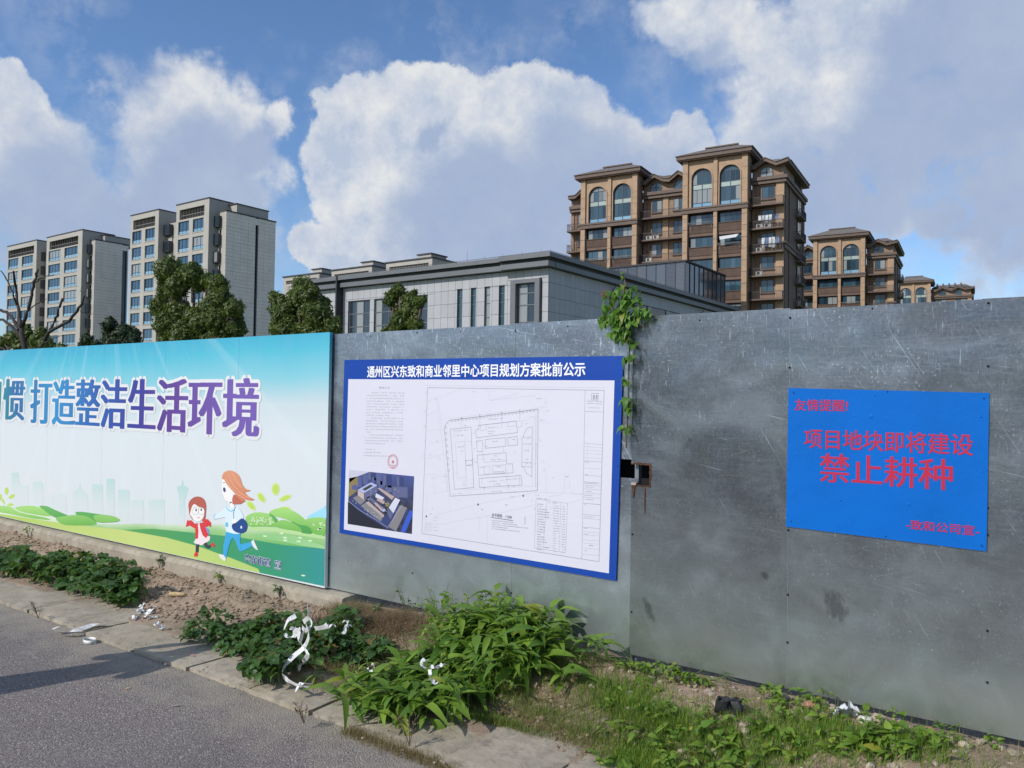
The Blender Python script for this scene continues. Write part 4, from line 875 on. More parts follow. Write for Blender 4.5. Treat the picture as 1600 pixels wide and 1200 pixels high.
def block(root, xr, dz, floors=9, seed=0):
    """tower bay with two tall arched windows; xr = its right edge"""
    rr = random.Random(seed); S = lambda n, mb, m: mb.build(n, m, root)
    X = lambda v: xr + v
    zb = 26.6 + dz; zt = 33.0 + dz
    for a, b in ((-8.24, -7.56), (-4.24, -3.75), (-.69, 0)):
        S('pillar', boxm(X(a), X(b), -.12, .5, zb + .2, zt - .12), TAN)
        S('pillar', boxm(X(a) + .02, X(b) - .02, -.10, .5, 0, zb - .5), TAN)
        g = MB()
        for k in range(int((zt - 1) / 1.45)):
            z = .8 + k * 1.45
            if z < zb - .6 or z > zb + .3: g.box(X(a) - .001, X(b) + .001, -.123, -.08, z, z + .035)
        S('stone_joint', g, BROWNW)['kind'] = 'stuff'
    S('side_wall', boxm(X(-.45), X(-.05), .5, 2.1, 0, zt - .1), TANW); S('side_wall', boxm(X(-8.19), X(-7.8), .5, 2.1, 0, zt - .1), TANW)
    S('band', boxm(X(-8.42), X(.18), -.34, 2.2, zb - .03, zb + .2), BAND); S('band', boxm(X(-8.34), X(.1), -.24, 2.15, zb - .5, zb - .03), BAND)
    for cx, w, a, b in ((-5.815, 2.65, -7.56, -4.24), (-2.22, 2.62, -3.75, -.69)):
        S('arch_wall', arch_wall(X(a), X(b), zb + .2, zt - .1, X(cx), w, zb + 3.95, zb + 5.2, .12, .5), TAN)
        S('arch_surround', arch_ring(X(cx), w - .02, zb + .2, zb + 3.95, zb + 5.2, .13, .02, .11), TAN)
        f = S('arched_window', arch_ring(X(cx), w - .16, zb + .2, zb + 3.9, zb + 5.1, .07, .34, .42), FRAME_D)
        z0 = zb + .22; hw = w / 2 - .02
        mu = MB(); mu.box(X(cx) - .04, X(cx) + .04, .33, .41, z0, zb + 5.05)
        for z in (z0 + .62, z0 + 2.35, z0 + 3.0, z0 + 4.35): mu.box(X(cx) - hw, X(cx) + hw, .335, .40, z - .035, z + .035)
        for q in (-.5, .5):
            mu.box(X(cx) + q * w / 2 - .025, X(cx) + q * w / 2 + .025, .34, .40, z0 + .62, z0 + 2.35); mu.box(X(cx) + q * w / 2 - .025, X(cx) + q * w / 2 + .025, .34, .40, z0 + 3.0, z0 + 4.35)
        mu.build('mullion', FRAME_D, f)
        for (za, zc, gm_) in ((z0, z0 + .6, RAILGLASS), (z0 + .64, z0 + 2.33, GLASS_B), (z0 + 2.37, z0 + 2.98, M('spandrel', (.30, .36, .33), .3, rnd=.1)), (z0 + 3.02, z0 + 4.33, GLASS_B)):
            for q in ((-1, -.5, 0, .5) if gm_ is GLASS_B else (-1, 0)):
                wd = .5 if gm_ is GLASS_B else 1
                boxm(X(cx) + q * w / 2 + .03, X(cx) + (q + wd) * w / 2 - .03, .37, .38, za, zc).build('pane', gm_, f)
        ap = arch_pts(X(cx), w - .12, zb + 3.95, zb + 5.1); lo = z0 + 4.37
        for sgn in (-1, 1):
            pts = [(x, max(z, lo)) for x, z in ap if (x - X(cx)) * sgn > -.001 and z > lo - .3]
            if sgn > 0: pts = pts + [(X(cx), lo)]
            else: pts = [(X(cx), lo)] + pts
            MB().prism(pts, .37, .38).build('pane', GLASS_B, f)
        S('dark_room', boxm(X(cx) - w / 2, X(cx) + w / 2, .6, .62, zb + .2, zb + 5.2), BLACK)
    S('upper_wall', boxm(X(-8.2), X(-.04), .64, .8, zb, zt - .1), TANW)
    # floors below the band
    for k in range(floors):
        zt_ = zb - .62 - 2.9 * k
        if zt_ < 3: break
        for a, b in ((-7.56, -4.24), (-3.75, -.69)):
            wdt = b - a - .3; z = zt_ - 1.32
            op = rr.random()
            window(root, X(a) + .15, .55, z, wdt, 1.3, 4, (), FRAME_D, GLASS_B)
            S('wall', boxm(X(a), X(b), .45, .9, zt_, zt_ + .12 + .02), BAND) if k else None
            mb = MB(); mb.box(X(a), X(b), .25, .34, z - 1.12, z - .06); n = 22
            for i in range(n): x = X(a) + (b - a) * (i + .5) / n; mb.box(x - .03, x + .03, .19, .25, z - 1.08, z - .12)
            S('ribbed_parapet', mb, BROWNW)
            S('sill', boxm(X(a), X(b), .12, .5, z - .06, z - .002), BAND)
            S('spandrel_band', boxm(X(a), X(b), .30, .9, z - 1.5, z - 1.12), BROWNW)
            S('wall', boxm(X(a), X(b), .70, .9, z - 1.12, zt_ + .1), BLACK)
            if op < .35:                       # drying rack sticking out over the parapet
                rk = MB(); y0 = -.75
                for q in range(4): yy = y0 + q * .28; rk.tube([(X(a) + .1, yy, z + .1), (X(b) - .1, yy, z + .12)], .018, 4)
                for xx in (X(a) + .3, X(b) - .3): rk.tube([(xx, y0, z + .11), (xx, .2, z + .08), (xx, .2, z - .5), (xx, y0, z + .05)], .02, 4)
                S('drying_rack', rk, M('rack_metal', (.35, .36, .37), .4, .5))
    # roof
    fa = MB(); fa.box(X(-8.24 - .7), X(.6), -.7, 9, zt, zt + .45); S('fascia', fa, BAND)
    S('soffit', boxm(X(-8.24 - .55), X(.45), -.55, 8.7, zt - .14, zt - .002), BROWNW)
    S('gutter', boxm(X(-8.24 - .82), X(.72), -.82, 9.1, zt + .452, zt + .55), FRAME_G if False else BAND)
    S('roof', hip(X(-8.24), X(0), 0, 8.2, zt + .552, 1.4, 3.3, X(-6.0), X(-1.9), over=.78), ROOF)
    S('ridge_tile', boxm(X(-6.1), X(-1.8), 2.3, 2.6, zt + 1.98, zt + 2.14), BAND)
def wing(root, x0, x1, dz, wins, gables, right_end=False, floors=9, seed=0):
    """set-back wall with balconies, between or beside the bays"""
    rr = random.Random(seed); S = lambda n, mb, m: mb.build(n, m, root); Y = 2.0
    zc = 29.95 + dz
    S('wall', boxm(x0, x1, Y + .25, Y + .6, 0, zc), TANW if right_end else TANW)
    if right_end:
        S('corner_pier', boxm(x1 - .95, x1, Y + .02, Y + .62, 0, zc - .2), TAN)
        S('side_wall', boxm(x1 - .5, x1 - .06, Y + .62, Y + 13, 0, zc - .2), BROWNW)
        for yy in (Y + .6, Y + 3.2, Y + 12.4): S('side_pilaster', boxm(x1 - .2, x1 + .06, yy, yy + .9, 0, zc - .2), BROWNW)
    else: S('wall_pier', boxm((wins[0][1] if wins else x1) + .15, (wins[0][1] if wins else x1) + .9, Y + .1, Y + .3, 0, zc - .3), TAN)
    ex = .45 if right_end else 0
    S('cornice', boxm(x0, x1 + ex, Y - .45, Y + (13.4 if right_end else 2), zc - .2, zc + .22), BAND)
    S('cornice', boxm(x0, x1 + ex * .6, Y - .25, Y + (13.2 if right_end else 1.9), zc - .62, zc - .2), BAND)
    if right_end:
        z2 = 26.6 - 5.8 + dz
        S('cornice', boxm(x1 - .98, x1 + .32, Y - .28, Y + 13.2, z2 + .9, z2 + 1.15), BAND); S('cornice', boxm(x1 - .96, x1 + .2, Y - .15, Y + 13.1, z2 + .35, z2 + .9), BAND)
    for k in range(floors):
        zf = 26.55 + dz - 2.93 * k
        if zf < 2: break
        sl = boxm(x0 + .02, x1 + .12, Y - 1.15, Y + .25, zf - .16, zf); S('balcony_slab', sl, BAND)
        S('balcony_rail', rail(x0 + .05, x1 + .06, Y - 1.08, zf, ends=Y + .1), RAILM)
        S('downpipe', MB().tube([(x0 + .55, Y + .12, zf), (x0 + .55, Y + .12, zf + 2.75)], .055, 6), PIPE); S('downpipe', MB().tube([(x0 + .95, Y + .12, zf), (x0 + .95, Y + .12, zf + 2.75)], .045, 6), PIPE)
        for a, b in wins:
            window(root, a, Y + .17, zf + .95, b - a, 1.55, 2, (), FRAME_D, GLASS_B, .06)
            S('sill', boxm(a - .12, b + .12, Y + .05, Y + .24, zf + .80, zf + .93), BAND)
        r = rr.random()
        if r < .62 and k > 0:
            for q in range(rr.choice((1, 2))): aircon(root, x0 + .75 + q * .95, Y - .7, zf + .02)
        if right_end:
            window_side(root, x1 - .02, Y + 8.4, zf + 1.0, 2.2, 1.6)
            S('balcony_slab', boxm(x1, x1 + .8, Y + 7.2, Y + 10.4, zf - .14, zf), BAND)
            mb = MB(); n = 14
            for i in range(n + 1): yy = Y + 7.2 + 3.2 * i / n; mb.box(x1 + .74, x1 + .78, yy - .02, yy + .02, zf, zf + .9)
            mb.box(x1 + .73, x1 + .79, Y + 7.2, Y + 10.4, zf + .9, zf + .96)
            for yy in (Y + 7.22, Y + 10.38):
                for i in range(5): mb.box(x1 + .1 + i * .14, x1 + .13 + i * .14, yy - .015, yy + .015, zf, zf + .9)
                mb.box(x1, x1 + .73, yy - .02, yy + .02, zf + .9, zf + .95)
            S('balcony_rail', mb, RAILM)
            if rr.random() < .6: aircon(root, x1 + .12, Y + 7.7, zf + .02, side=True)
    # attic with gabled dormers
    zt = 32.1 + dz
    S('attic_wall', boxm(x0, x1 - (.15 if right_end else 0), Y + .3, Y + (12.6 if right_end else .8), zc + .22, zt - .1), TANW)
    pts = [(x0 - .1, zt - .5)]
    for gx, hw in gables: pts += [(gx - hw, zt - .5 + (.0)), (gx, zt + .35), (gx + hw, zt - .35)]
    pts.append((x1 + (.6 if right_end else .1), zt + (.0 if right_end else -.35)))
    if right_end: pts.insert(-1, (x1 - .35, zt + .38)) if False else None
    up = pts; lowr = [(x, z - .42) for x, z in pts]
    fa = MB()
    for i in range(len(up) - 1): fa.prism([lowr[i], lowr[i + 1], up[i + 1], up[i]], Y - .62, Y + .5)
    S('gable_fascia', fa, BAND)
    ed = MB()
    for i in range(len(up) - 1): ed.prism([up[i], up[i + 1], (up[i + 1][0], up[i + 1][1] + .09), (up[i][0], up[i][1] + .09)], Y - .74, Y + .6)
    S('verge_tile', ed, ROOF)
    ti = MB()
    for i in range(len(up) - 1): ti.quad((up[i][0], Y + .1, up[i][1] + .085), (up[i + 1][0], Y + .1, up[i + 1][1] + .085), (up[i + 1][0] * .5 + (x0 + x1) / 4, Y + 4.5, zt + 1.0), (up[i][0] * .5 + (x0 + x1) / 4, Y + 4.5, zt + 1.0))
    S('roof', ti, ROOF)
    if right_end:
        S('fascia', boxm(x1 - .4, x1 + .6, Y + .5, Y + 13.6, zt - .42, zt), BAND); S('verge_tile', boxm(x1 - .5, x1 + .7, Y + .6, Y + 13.7, zt + .001, zt + .09), ROOF)
        S('roof_cap', hip(x0 + .6, x1 - .7, Y + 1.6, Y + 9, zt + .3, 1.0, 2.6, x0 + 1.3, x1 - 1.4, over=.5), ROOF)
        S('attic_opening', boxm(x1 - .16, x1 - .12, Y + 7, Y + 11.5, zc + .4, zt - .3), BLACK)
    for gx, hw in gables:
        f = S('dormer_window', arch_ring(gx, 1.45, zc + .35, zc + .9, zc + 1.5, .07, Y + .22, Y + .30), FRAME_D)
        MB().box(gx - .03, gx + .03, Y + .21, Y + .27, zc + .35, zc + 1.5).box(gx - .72, gx + .72, Y + .215, Y + .27, zc + .86, zc + .93).build('mullion', FRAME_D, f)
        MB().prism([(gx - .72, zc + .35), (gx + .72, zc + .35)] + arch_pts(gx, 1.44, zc + .9, zc + 1.5), Y + .26, Y + .27).build('pane', GLASS_B, f)
def aircon(root, x, y, z, side=False):
    k = 'aircon_unit'
    def mk():
        mb = MB(); mb.box(0, .82, 0, .3, .05, .62); mb.box(.03, .79, .302, .33, .08, .58) if False else None
        return mb
    o = inst('air_conditioner', shared(k, mk, M('aircon_white', (.55, .54, .51), .5)), root, (x, y, z))
    if side: o.rotation_euler = (0, 0, math.pi / 2); o.location = (x + .5, y, z)
    def fan():
        mb = MB(); n = 12; b = 0; c = (.30, -.006, .34)
        ring = [(c[0] + .2 * math.cos(i * math.pi / 6), -.008, c[2] + .2 * math.sin(i * math.pi / 6)) for i in range(n)]
        mb.v = ring; mb.f = [tuple(range(n))]; return mb
    inst('fan_grille', shared('fan_grille', fan, FRAME_D), o, (0, 0, 0))
def window_side(root, x, y, z, w, h):
    f = inst('window', shared('side window %.1f' % w, lambda: win_mesh(w, h, 2, (), .07), FRAME_D), root, (x + .1, y, z)); f.rotation_euler = (0, 0, math.pi / 2)
    inst('pane', shared('side pane %.1f' % w, lambda: boxm(.05, w - .05, .03, .04, .05, h - .05), GLASS_B), f, (0, 0, 0)); return f
def laundry(root, x, y, z, cols, hs):
    for i, (c, h) in enumerate(zip(cols, hs)):
        w_ = .34
        v = []; n = 5
        for j in range(n + 1):
            for s_ in (0, 1): v.append((x + i * .42 + s_ * w_ + random.uniform(-.03, .03), y + .03 * math.sin(j * 1.3 + i), z - h * j / n))
        f = [(2 * j, 2 * j + 1, 2 * j + 3, 2 * j + 2) for j in range(n)]
        MB().add(v, f).build('hanging_garment', M('garment_%d' % c, ((.52, .52, .54), (.04, .05, .07), (.35, .38, .42), (.10, .16, .28))[c], .8), root, fix=False)

O1 = at_d(1168, 316, 98); RZ = R(5.3)
t1 = empty('brown_apartment_tower', (O1.x, O1.y, 0), RZ, label='large near brown apartment tower with arched top windows behind the dark grey hall', cat='building', group='brown apartment towers')
block(t1, 0, 0, seed=1); block(t1, -14.45, -.55, seed=2)
wing(t1, 0, 3.95, 0, [(1.2, 2.75)], [(1.75, 1.3)], True, seed=3)
wing(t1, -14.4, -8.25, -.15, [(-13.2, -11.8), (-10.2, -8.8)], [(-12.7, 1.2), (-9.4, 1.2)], seed=4)
wing(t1, -25.3, -22.7, -.8, [(-24.1, -22.9)], [(-23.2, 1.1)], seed=5)
boxm(-25.2, 3.4, 2.7, 13, 0, 29).build('core', BROWNW, t1)
boxm(-14.8, -8, 3.1, 9, 29, 32.4).build('rooftop_block', BROWNW, t1)
laundry(t1, 1.1, 1.0, 22.9 + 2.3, (0, 2, 0, 0, 1, 3), (.7, .6, .9, .8, .8, .7)); laundry(t1, 1.1, 1.0, 20.2 + 2.2, (1, 0, 3, 0, 0, 3, 1), (.9, 1.3, 1.1, 1.2, 1.3, .8, .9))
bed = MB(); bed.add([(-3.3, -.6, 22.72), (-.9, -.6, 22.85), (-.9, -.05, 22.9), (-3.3, -.05, 22.8), (-3.2, -.72, 22.3), (-1.2, -.72, 22.45)], [(0, 1, 2, 3), (4, 5, 1, 0)]).build('hanging_garment', M('garment_0', (.52, .52, .54), .8), t1, fix=False)
O2 = at_d(1351.5, 425, 133)
t2 = empty('brown_apartment_tower', (O2.x, O2.y, 0), RZ, label='middle brown apartment tower with two arched windows, right of the large near one', cat='building', group='brown apartment towers')
d2 = O2.z - 26.86
block(t2, 0, d2, seed=6); wing(t2, 0, 4.2, d2, [(1.3, 2.9)], [(1.85, 1.3)], True, seed=7); wing(t2, -14, -8.3, d2, [(-12.6, -11.2), (-10.2, -8.8)], [(-12.4, 1.2), (-9.4, 1.1)], seed=8)
boxm(-14, 3.6, 2.7, 12, 0, 26).build('core', BROWNW, t2)
O3 = at_d(1454, 468, 205)
t3 = empty('brown_apartment_tower', (O3.x, O3.y, 0), RZ, label='farthest brown apartment tower, only its top showing at the far right', cat='building', group='brown apartment towers')
d3 = on_y(1457, 438, O3.y).z - 33.4
block(t3, 0, d3, floors=3, seed=9); wing(t3, 0, 9.2, d3 - .6, [(1.2, 3.6), (5.6, 8.0)], [(2.6, 1.5), (6.2, 1.5)], True, floors=3, seed=10)
boxm(-8, 8.6, 2.7, 12, 0, 28 + d3).build('core', BROWNW, t3)
for k in range(5): boxm(1.2 + k * 1.35, 1.6 + k * 1.35, 3.5, 3.9, 32.25 + d3, 32.9 + d3).build('ridge_ornament', BAND, t3)

# ---------------- dark grey and pale panelled hall
YG = 52.06; XG = -33.9; ZG = 13.5
hall = empty('panelled_hall', (XG, YG, 0), label='low wide hall clad in pale grey panels with dark cornice behind the metal fence', cat='building')
def H_(n, mb, m, **k): o = mb.build(n, m, hall, **k); o.location = (-XG, -YG, 0); return o
gx = lambda px, y: on_y(px, y, YG).x
XL = -63.0; YE = 93.0
H_('wall', boxm(XL, XG - .12, YG + .34, YG + .5, 0, 12.3), GJOINT); H_('wall', boxm(XG - .4, XG - .12, YG + .4, YE, 0, 12.3), GJOINT)
H_('roof_slab', boxm(XL, XG - .3, YG + .3, YE, 12.35, 13.2), CORND)
# windows list (x0, x1, z0, z1)
slots = [(gx(713.8, 480), gx(721.8, 480)), (gx(735.2, 480), gx(743, 480)), (gx(757, 480), gx(765, 480)), (gx(779, 480), gx(787.8, 480))]
bigs = [(gx(543.6, 490), gx(577, 490)), (gx(584, 490), gx(617, 490)), (gx(632, 490), gx(667.5, 490))]
fw = (gx(808, 470), gx(838, 470))
opens = [(a, b, 7.6, 11.22) for a, b in slots] + [(a, b, 7.4, 11.0) for a, b in bigs] + [(fw[0] - .55, fw[1] + .5, 7.0, 11.55)]
cutz = [5.4, 6.55, 7.7, 8.85, 10.0, 11.15, 12.28]
xx = []; x = XG - .02
while x > XL: xx.append(x); x -= .79
pm_ = {}
def panel(name, w_, h_, axis):
    k = (round(w_, 3), round(h_, 3), axis)
    if k not in pm_: pm_[k] = (boxm(.012, w_ - .012, 0, .1, .012, h_ - .012) if axis == 'x' else boxm(-.1, 0, .012, w_ - .012, .012, h_ - .012)).mesh('panel', GPANEL)
    return pm_[k]
cnt = 0
for xa, xb in zip(xx[1:], xx[:-1]):
    for za, zb in zip(cutz[:-1], cutz[1:]):
        segs = [(za, zb)]
        clip = [(xa, xb)]
        for (a, b, c, d) in opens:
            if xb > a and xa < b and zb > c and za < d:
                if zb > d + .05: segs = [(d, zb)]
                else: segs = []
                new = []
                if segs == []:
                    if a - xa > .08: new.append((xa, a))
                    if xb - b > .08: new.append((b, xb))
                    clip = new; segs = [(za, zb)]
                else: # panel above the opening, keep full width above, side slivers beside it
                    if a - xa > .08: o = inst('panel', panel('p', a - xa, d - za, 'x'), hall, (xa - XG, 0 + .02, za))
                    if xb - b > .08: o = inst('panel', panel('p', xb - b, d - za, 'x'), hall, (b - XG, 0 + .02, za))
                break
        for (sa, sb) in segs:
            for (ca, cb) in clip: inst('panel', panel('p', cb - ca, sb - sa, 'x'), hall, (ca - XG, .02, sa)); cnt += 1
sidep = []
y = YG + .12
k = 0
while y < YE - .8:
    for za, zb in zip(cutz[2:-1], cutz[3:]):
        if y > YG + 13 and zb < 11.2: continue
        inst('panel', panel('p', .79, zb - za, 'y'), hall, (0, y - YG, za)); cnt += 1
    y += .79
# side strip windows low down
H_('strip_window', boxm(XG - .118, XG - .05, YG + 13.4, YE - 2, 6, 11.1), GLASS_D)
for yy in [YG + 13.4 + 4.2 * i for i in range(9)]: H_('window_pier', boxm(XG - .05, XG + .05, yy, yy + .7, 6, 11.1), GPANEL)
H_('window_rail', boxm(XG - .05, XG - .01, YG + 13.4, YE - 2, 9.7, 9.82), FRAME_G)
H_('side_wall', boxm(XG - .118, XG - .03, YG + 13.3, YE, 0, 6), GPANEL)
for a, b in slots:
    w_ = b - a; f = window(hall, a - XG, .17, 7.6, w_, 3.62, 1, (.30, .62, .82), FRAME_G, GLASS_B, .05, 'slot')
    H_('reveal', boxm(a - .05, b + .05, YG + .28, YG + .3, 7.6, 11.3), BLACK)
for a, b in bigs:
    window(hall, a - XG, .17, 7.4, b - a, 3.6, 3, (.32, .66), FRAME_G, GLASS_D, .09, 'big')
window(hall, fw[0] - XG, .10, 6.9, fw[1] - fw[0], 4.3, 2, (.28, .60, .82), FRAME_G, GLASS_D, .08, 'framed')
fm = MB(); a, b = fw[0] - .5, fw[1] + .45
fm.box(a, fw[0], YG - .28, YG + .11, 6.5, 11.5); fm.box(fw[1], b, YG - .28, YG + .11, 6.5, 11.5); fm.box(fw[0], fw[1], YG - .28, YG + .11, 11.2, 11.5)
H_('window_surround', fm, CORN)
# cornice runs: upper fascia, dark groove, lower fascia; the right end stands forward a little
xs_ = gx(790, 430)
for (a, b, o_) in ((XL, xs_, 0), (xs_, XG, .28)):
    e = .75 if b == XG else 0
    H_('cornice_fascia', boxm(a, b + e + (.0 if o_ else 0), YG - .75 - o_, YG + .3, 12.98, 13.35), CORN)
    H_('cornice_groove', boxm(a + .01, b + e * .55, YG - .42 - o_, YG + .3, 12.72, 12.98), CORND)
    H_('cornice_fascia', boxm(a, b + e * .6, YG - .50 - o_, YG + .25, 12.32, 12.72), CORN)
H_('cornice_fascia', boxm(XG, XG + .75, YG + .301, YE + .3, 12.98, 13.35), CORN); H_('cornice_groove', boxm(XG - .2, XG + .42, YG + .301, YE + .3, 12.72, 12.98), CORND); H_('cornice_fascia', boxm(XG - .2, XG + .47, YG + .301, YE + .3, 12.32, 12.72), CORN)
H_('gutter_rod', MB().tube([(XL, YG - .6, 13.42), (XG + .7, YG - .85, 13.42), (XG + .7, YE, 13.42)], .02, 4), FRAME_G)
for i in range(16): H_('lightning_rod', MB().tube([(XL + 1 + i * 1.85, YG - .6, 13.34), (XL + 1 + i * 1.85, YG - .6, 13.34 + (.9 if i == 11 else .32))], .014, 4), FRAME_G)
xd = gx(535, 480); H_('downpipe', boxm(xd - .07, xd + .07, YG - .85, YG + .02, 0, 13.38), CORND)
for yy in (on_x(957, 430, XG).y, on_x(1096, 475, XG).y): H_('downpipe', MB().tube([(XG + .12, yy, 0), (XG + .12, yy, 11.9), (XG + .5, yy, 12.3)], .07, 6), CORN)
# glazed penthouse on the roof
xp = -34.7; y0p = on_x(1071, 406, xp).y; y1p = 92.2; xlp = -44; zp = on_x(1071, 406, xp).z
H_('penthouse_cap', boxm(xlp, xp + .12, y0p - .12, y1p, zp - .18, zp), CORND)
H_('penthouse_core', boxm(xlp, xp - .35, y0p + .35, y1p, 13.2, zp - .2), M('penthouse_dark', (.06, .065, .08), .6))
n = 9
for i in range(n):
    ya = y0p + (y1p - y0p) * i / n; yb = y0p + (y1p - y0p) * (i + 1) / n
    H_('glass_pane', boxm(xp - .08, xp - .05, ya + .06, yb - .06, 13.3, zp - .2), PENTG); H_('mullion', boxm(xp - .12, xp + .02, ya - .05, ya + .05, 13.2, zp - .18), FRAME_D)
H_('mullion', boxm(xp - .12, xp + .02, y1p - .1, y1p, 13.2, zp - .18), FRAME_D)
n = 8
for i in range(n):
    xa = xlp + (xp - xlp) * i / n; xb = xlp + (xp - xlp) * (i + 1) / n
    H_('glass_pane', boxm(xa + .05, xb - .05, y0p + .05, y0p + .08, 13.3, zp - .2), PENTG); H_('mullion', boxm(xa - .04, xa + .04, y0p, y0p + .12, 13.2, zp - .18), FRAME_D)
    lv = MB()
    for j in range(26): z = 13.4 + j * .145; lv.box(xa + .06, xb - .06, y0p + .015, y0p + .045, z, z + .05)
    if i not in (4, 5): H_('louvre_slats', lv, M('slat_blue', (.09, .10, .13), .5))['kind'] = 'stuff'

# ---------------- pale towers at the left
SW = .88
def wx(px, py, Y=79.2): return on_y(px, py, Y).x
def white_tower(label, Yf, corner_px, ztop, sx1_px, A, Bb, winsA, winsB, bays, louvA, louvB, tops, step, first, pent, cols):
    zc_ = lambda px, py: on_y(px, py, Yf).z
    cx = wx(corner_px, 400, Yf)
    r = empty('pale_apartment_tower', (cx, Yf, 0), label=label, cat='building', group='pale apartment towers')
    S = lambda n, mb, m: (lambda o: (setattr(o, 'location', (-cx, -Yf, 0)), o)[1])(mb.build(n, m, r))
    xA0, xA1 = wx(A[0], 400, Yf), wx(A[1], 400, Yf); xB0, xB1 = wx(Bb[0], 400, Yf), wx(Bb[1], 400, Yf)
    zA = zB = tops; PR = 1.6
    ys_ = on_x(sx1_px[-1], 400, cx).y
    # side wall: recess slot between two clad stretches
    ya = on_x(sx1_px[0], 400, cx).y; yb = on_x(sx1_px[1], 400, cx).y
    S('side_wall', boxm(cx - .5, cx - .05, Yf + .2, ya, 0, ztop), CREAMD); S('stair_window_strip', boxm(cx - .7, cx - .4, ya, yb, 0, ztop - 1.2), GLASS_D); S('side_wall', boxm(cx - .5, cx - .05, yb, ys_, 0, ztop - .2), CREAMD)
    S('side_lintel', boxm(cx - .5, cx - .03, ya, yb, ztop - 1.2, ztop - .1), CREAMS)
    cl = MB(); z = .6; hgt = .62
    for (p0, p1) in ((Yf + .0, ya), (yb, ys_)):
        z = ztop - hgt
        nseg = max(1, round((p1 - p0) / 1.35))
        while z > 3:
            for q in range(nseg): a_, b_ = p0 + (p1 - p0) * q / nseg, p0 + (p1 - p0) * (q + 1) / nseg; cl.box(cx - .05, cx, a_ + .012, b_ - .012, z + .014, z + hgt - .014)
            z -= hgt
    o = S('cladding_tiles', cl, CREAMS); o['kind'] = 'stuff'
    for zz in [ztop - .62 * 4 * i for i in range(1, 13)]:
        if zz > 3: S('floor_joint', boxm(cx + .0005, cx + .012, Yf, ya, zz - .02, zz + .02), CREAMD)
    S('coping', boxm(cx - 1.8, cx + .1, Yf - .1, ys_ + .1, ztop + .001, ztop + .2), PARAPET)
    S('roof_slab', boxm(xA0, cx - .5, Yf + .3, ys_, ztop - .6, ztop - .1), CREAM)
    # corner pier and bay wall
    S('corner_pier', boxm(cx - 1.75, cx - .051, Yf, Yf + .2, 0, ztop), CREAM)
    S('back_wall', boxm(xA0 + .4, cx - .5, Yf + .201, Yf + .5, 0, tops - 2.2), CREAM)
    for (x0, x1, ws, lv, nm) in ((xA0, xA1, winsA, louvA, 0), (xB0, xB1, winsB, louvB, 1)):
        zt = tops
        yF = Yf - PR + .0
        wx_ = [(wx(a, 400, Yf), wx(b, 400, Yf)) for a, b in ws]
        # perspective of the forward plane: shift the blocks so they stand in front of the pier
        k = (yF) / Yf; wx_ = [(a * k, b * k) for a, b in wx_]; x0, x1 = x0 * k, x1 * k
        lvx = (wx(lv[0], 400, Yf) * k, wx(lv[1], 400, Yf) * k); z1l = tops - .95; z0l = z1l - 1.75
        piers = [x0] + [v for w_ in wx_ for v in w_] + [x1]
        for a, b in zip(piers[0::2], piers[1::2]): S('pier', boxm(a, b, yF, yF + .5, 0, z0l - .25), CREAM)
        S('parapet_wall', boxm(x0, x1, yF, yF + .5, z1l, zt), CREAM); S('parapet_wall', boxm(x0, lvx[0], yF, yF + .5, z0l - .25, z1l), CREAM); S('parapet_wall', boxm(lvx[1], x1, yF, yF + .5, z0l - .25, z1l), CREAM)
        S('parapet_wall', boxm(lvx[0], lvx[1], yF, yF + .5, z0l - .25, z0l), CREAM)
        S('side_return', boxm(x1 - .4, x1, yF + .5, Yf + .2, 0, zt), CREAM); S('side_return', boxm(x0, x0 + .4, yF + .5, Yf + .2, 0, zt), CREAM)
        S('coping', boxm(x0 - .1, x1 + .1, yF - .1, Yf + 5, zt, zt + .18), PARAPET); S('upper_body', boxm(x0 + .2, x1 - .001, Yf + .201, Yf + 4.8, tops - 4, zt - .001), CREAM)
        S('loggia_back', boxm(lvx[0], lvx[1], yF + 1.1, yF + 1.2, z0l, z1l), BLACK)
        lm = MB(); nb = 16
        for i in range(nb): x = lvx[0] + (lvx[1] - lvx[0]) * (i + .5) / nb; lm.box(x - .035, x + .035, yF + .3, yF + .36, z0l, z1l)
        lm.box(lvx[0], lvx[1], yF + .28, yF + .38, z0l + .7, z0l + .8); S('louvre_bars', lm, LOUV)['kind'] = 'stuff'
        for f_ in range(12):
            zt_ = first - step * f_
            if zt_ < 3: break
            for (a, b) in wx_:
                w_ = b - a
                f = inst('window', shared('wt %.2f %d' % (w_, cols), lambda: win_mesh(w_, 2.2, cols, (.28,), .09), FRAME_D), r, (a - cx, yF + .18 - Yf, zt_ - 2.2))
                inst('pane', shared('wtp %.2f' % w_, lambda: boxm(.04, w_ - .04, .04, .05, .62, 2.15), GLASS_W), f, (0, 0, 0)); inst('pane', shared('wtr %.2f' % w_, lambda: boxm(.04, w_ - .04, .02, .03, .05, .56), RAILGLASS), f, (0, 0, 0))
                S('spandrel', boxm(a, b, yF + .02, yF + .42, zt_ - step, zt_ - 2.201), CREAM); S('sill', boxm(a - .04, b + .04, yF - .05, yF + .019, zt_ - 2.36, zt_ - 2.22), CREAM)
            if f_ == 0: [S('spandrel', boxm(a, b, yF + .02, yF + .42, zt_ + .001, z0l - .251), CREAM) for a, b in wx_]
        S('room_back', boxm(x0 + .41, x1 - .41, yF + .55, yF + .6, 0, z0l - .3), BLACK)
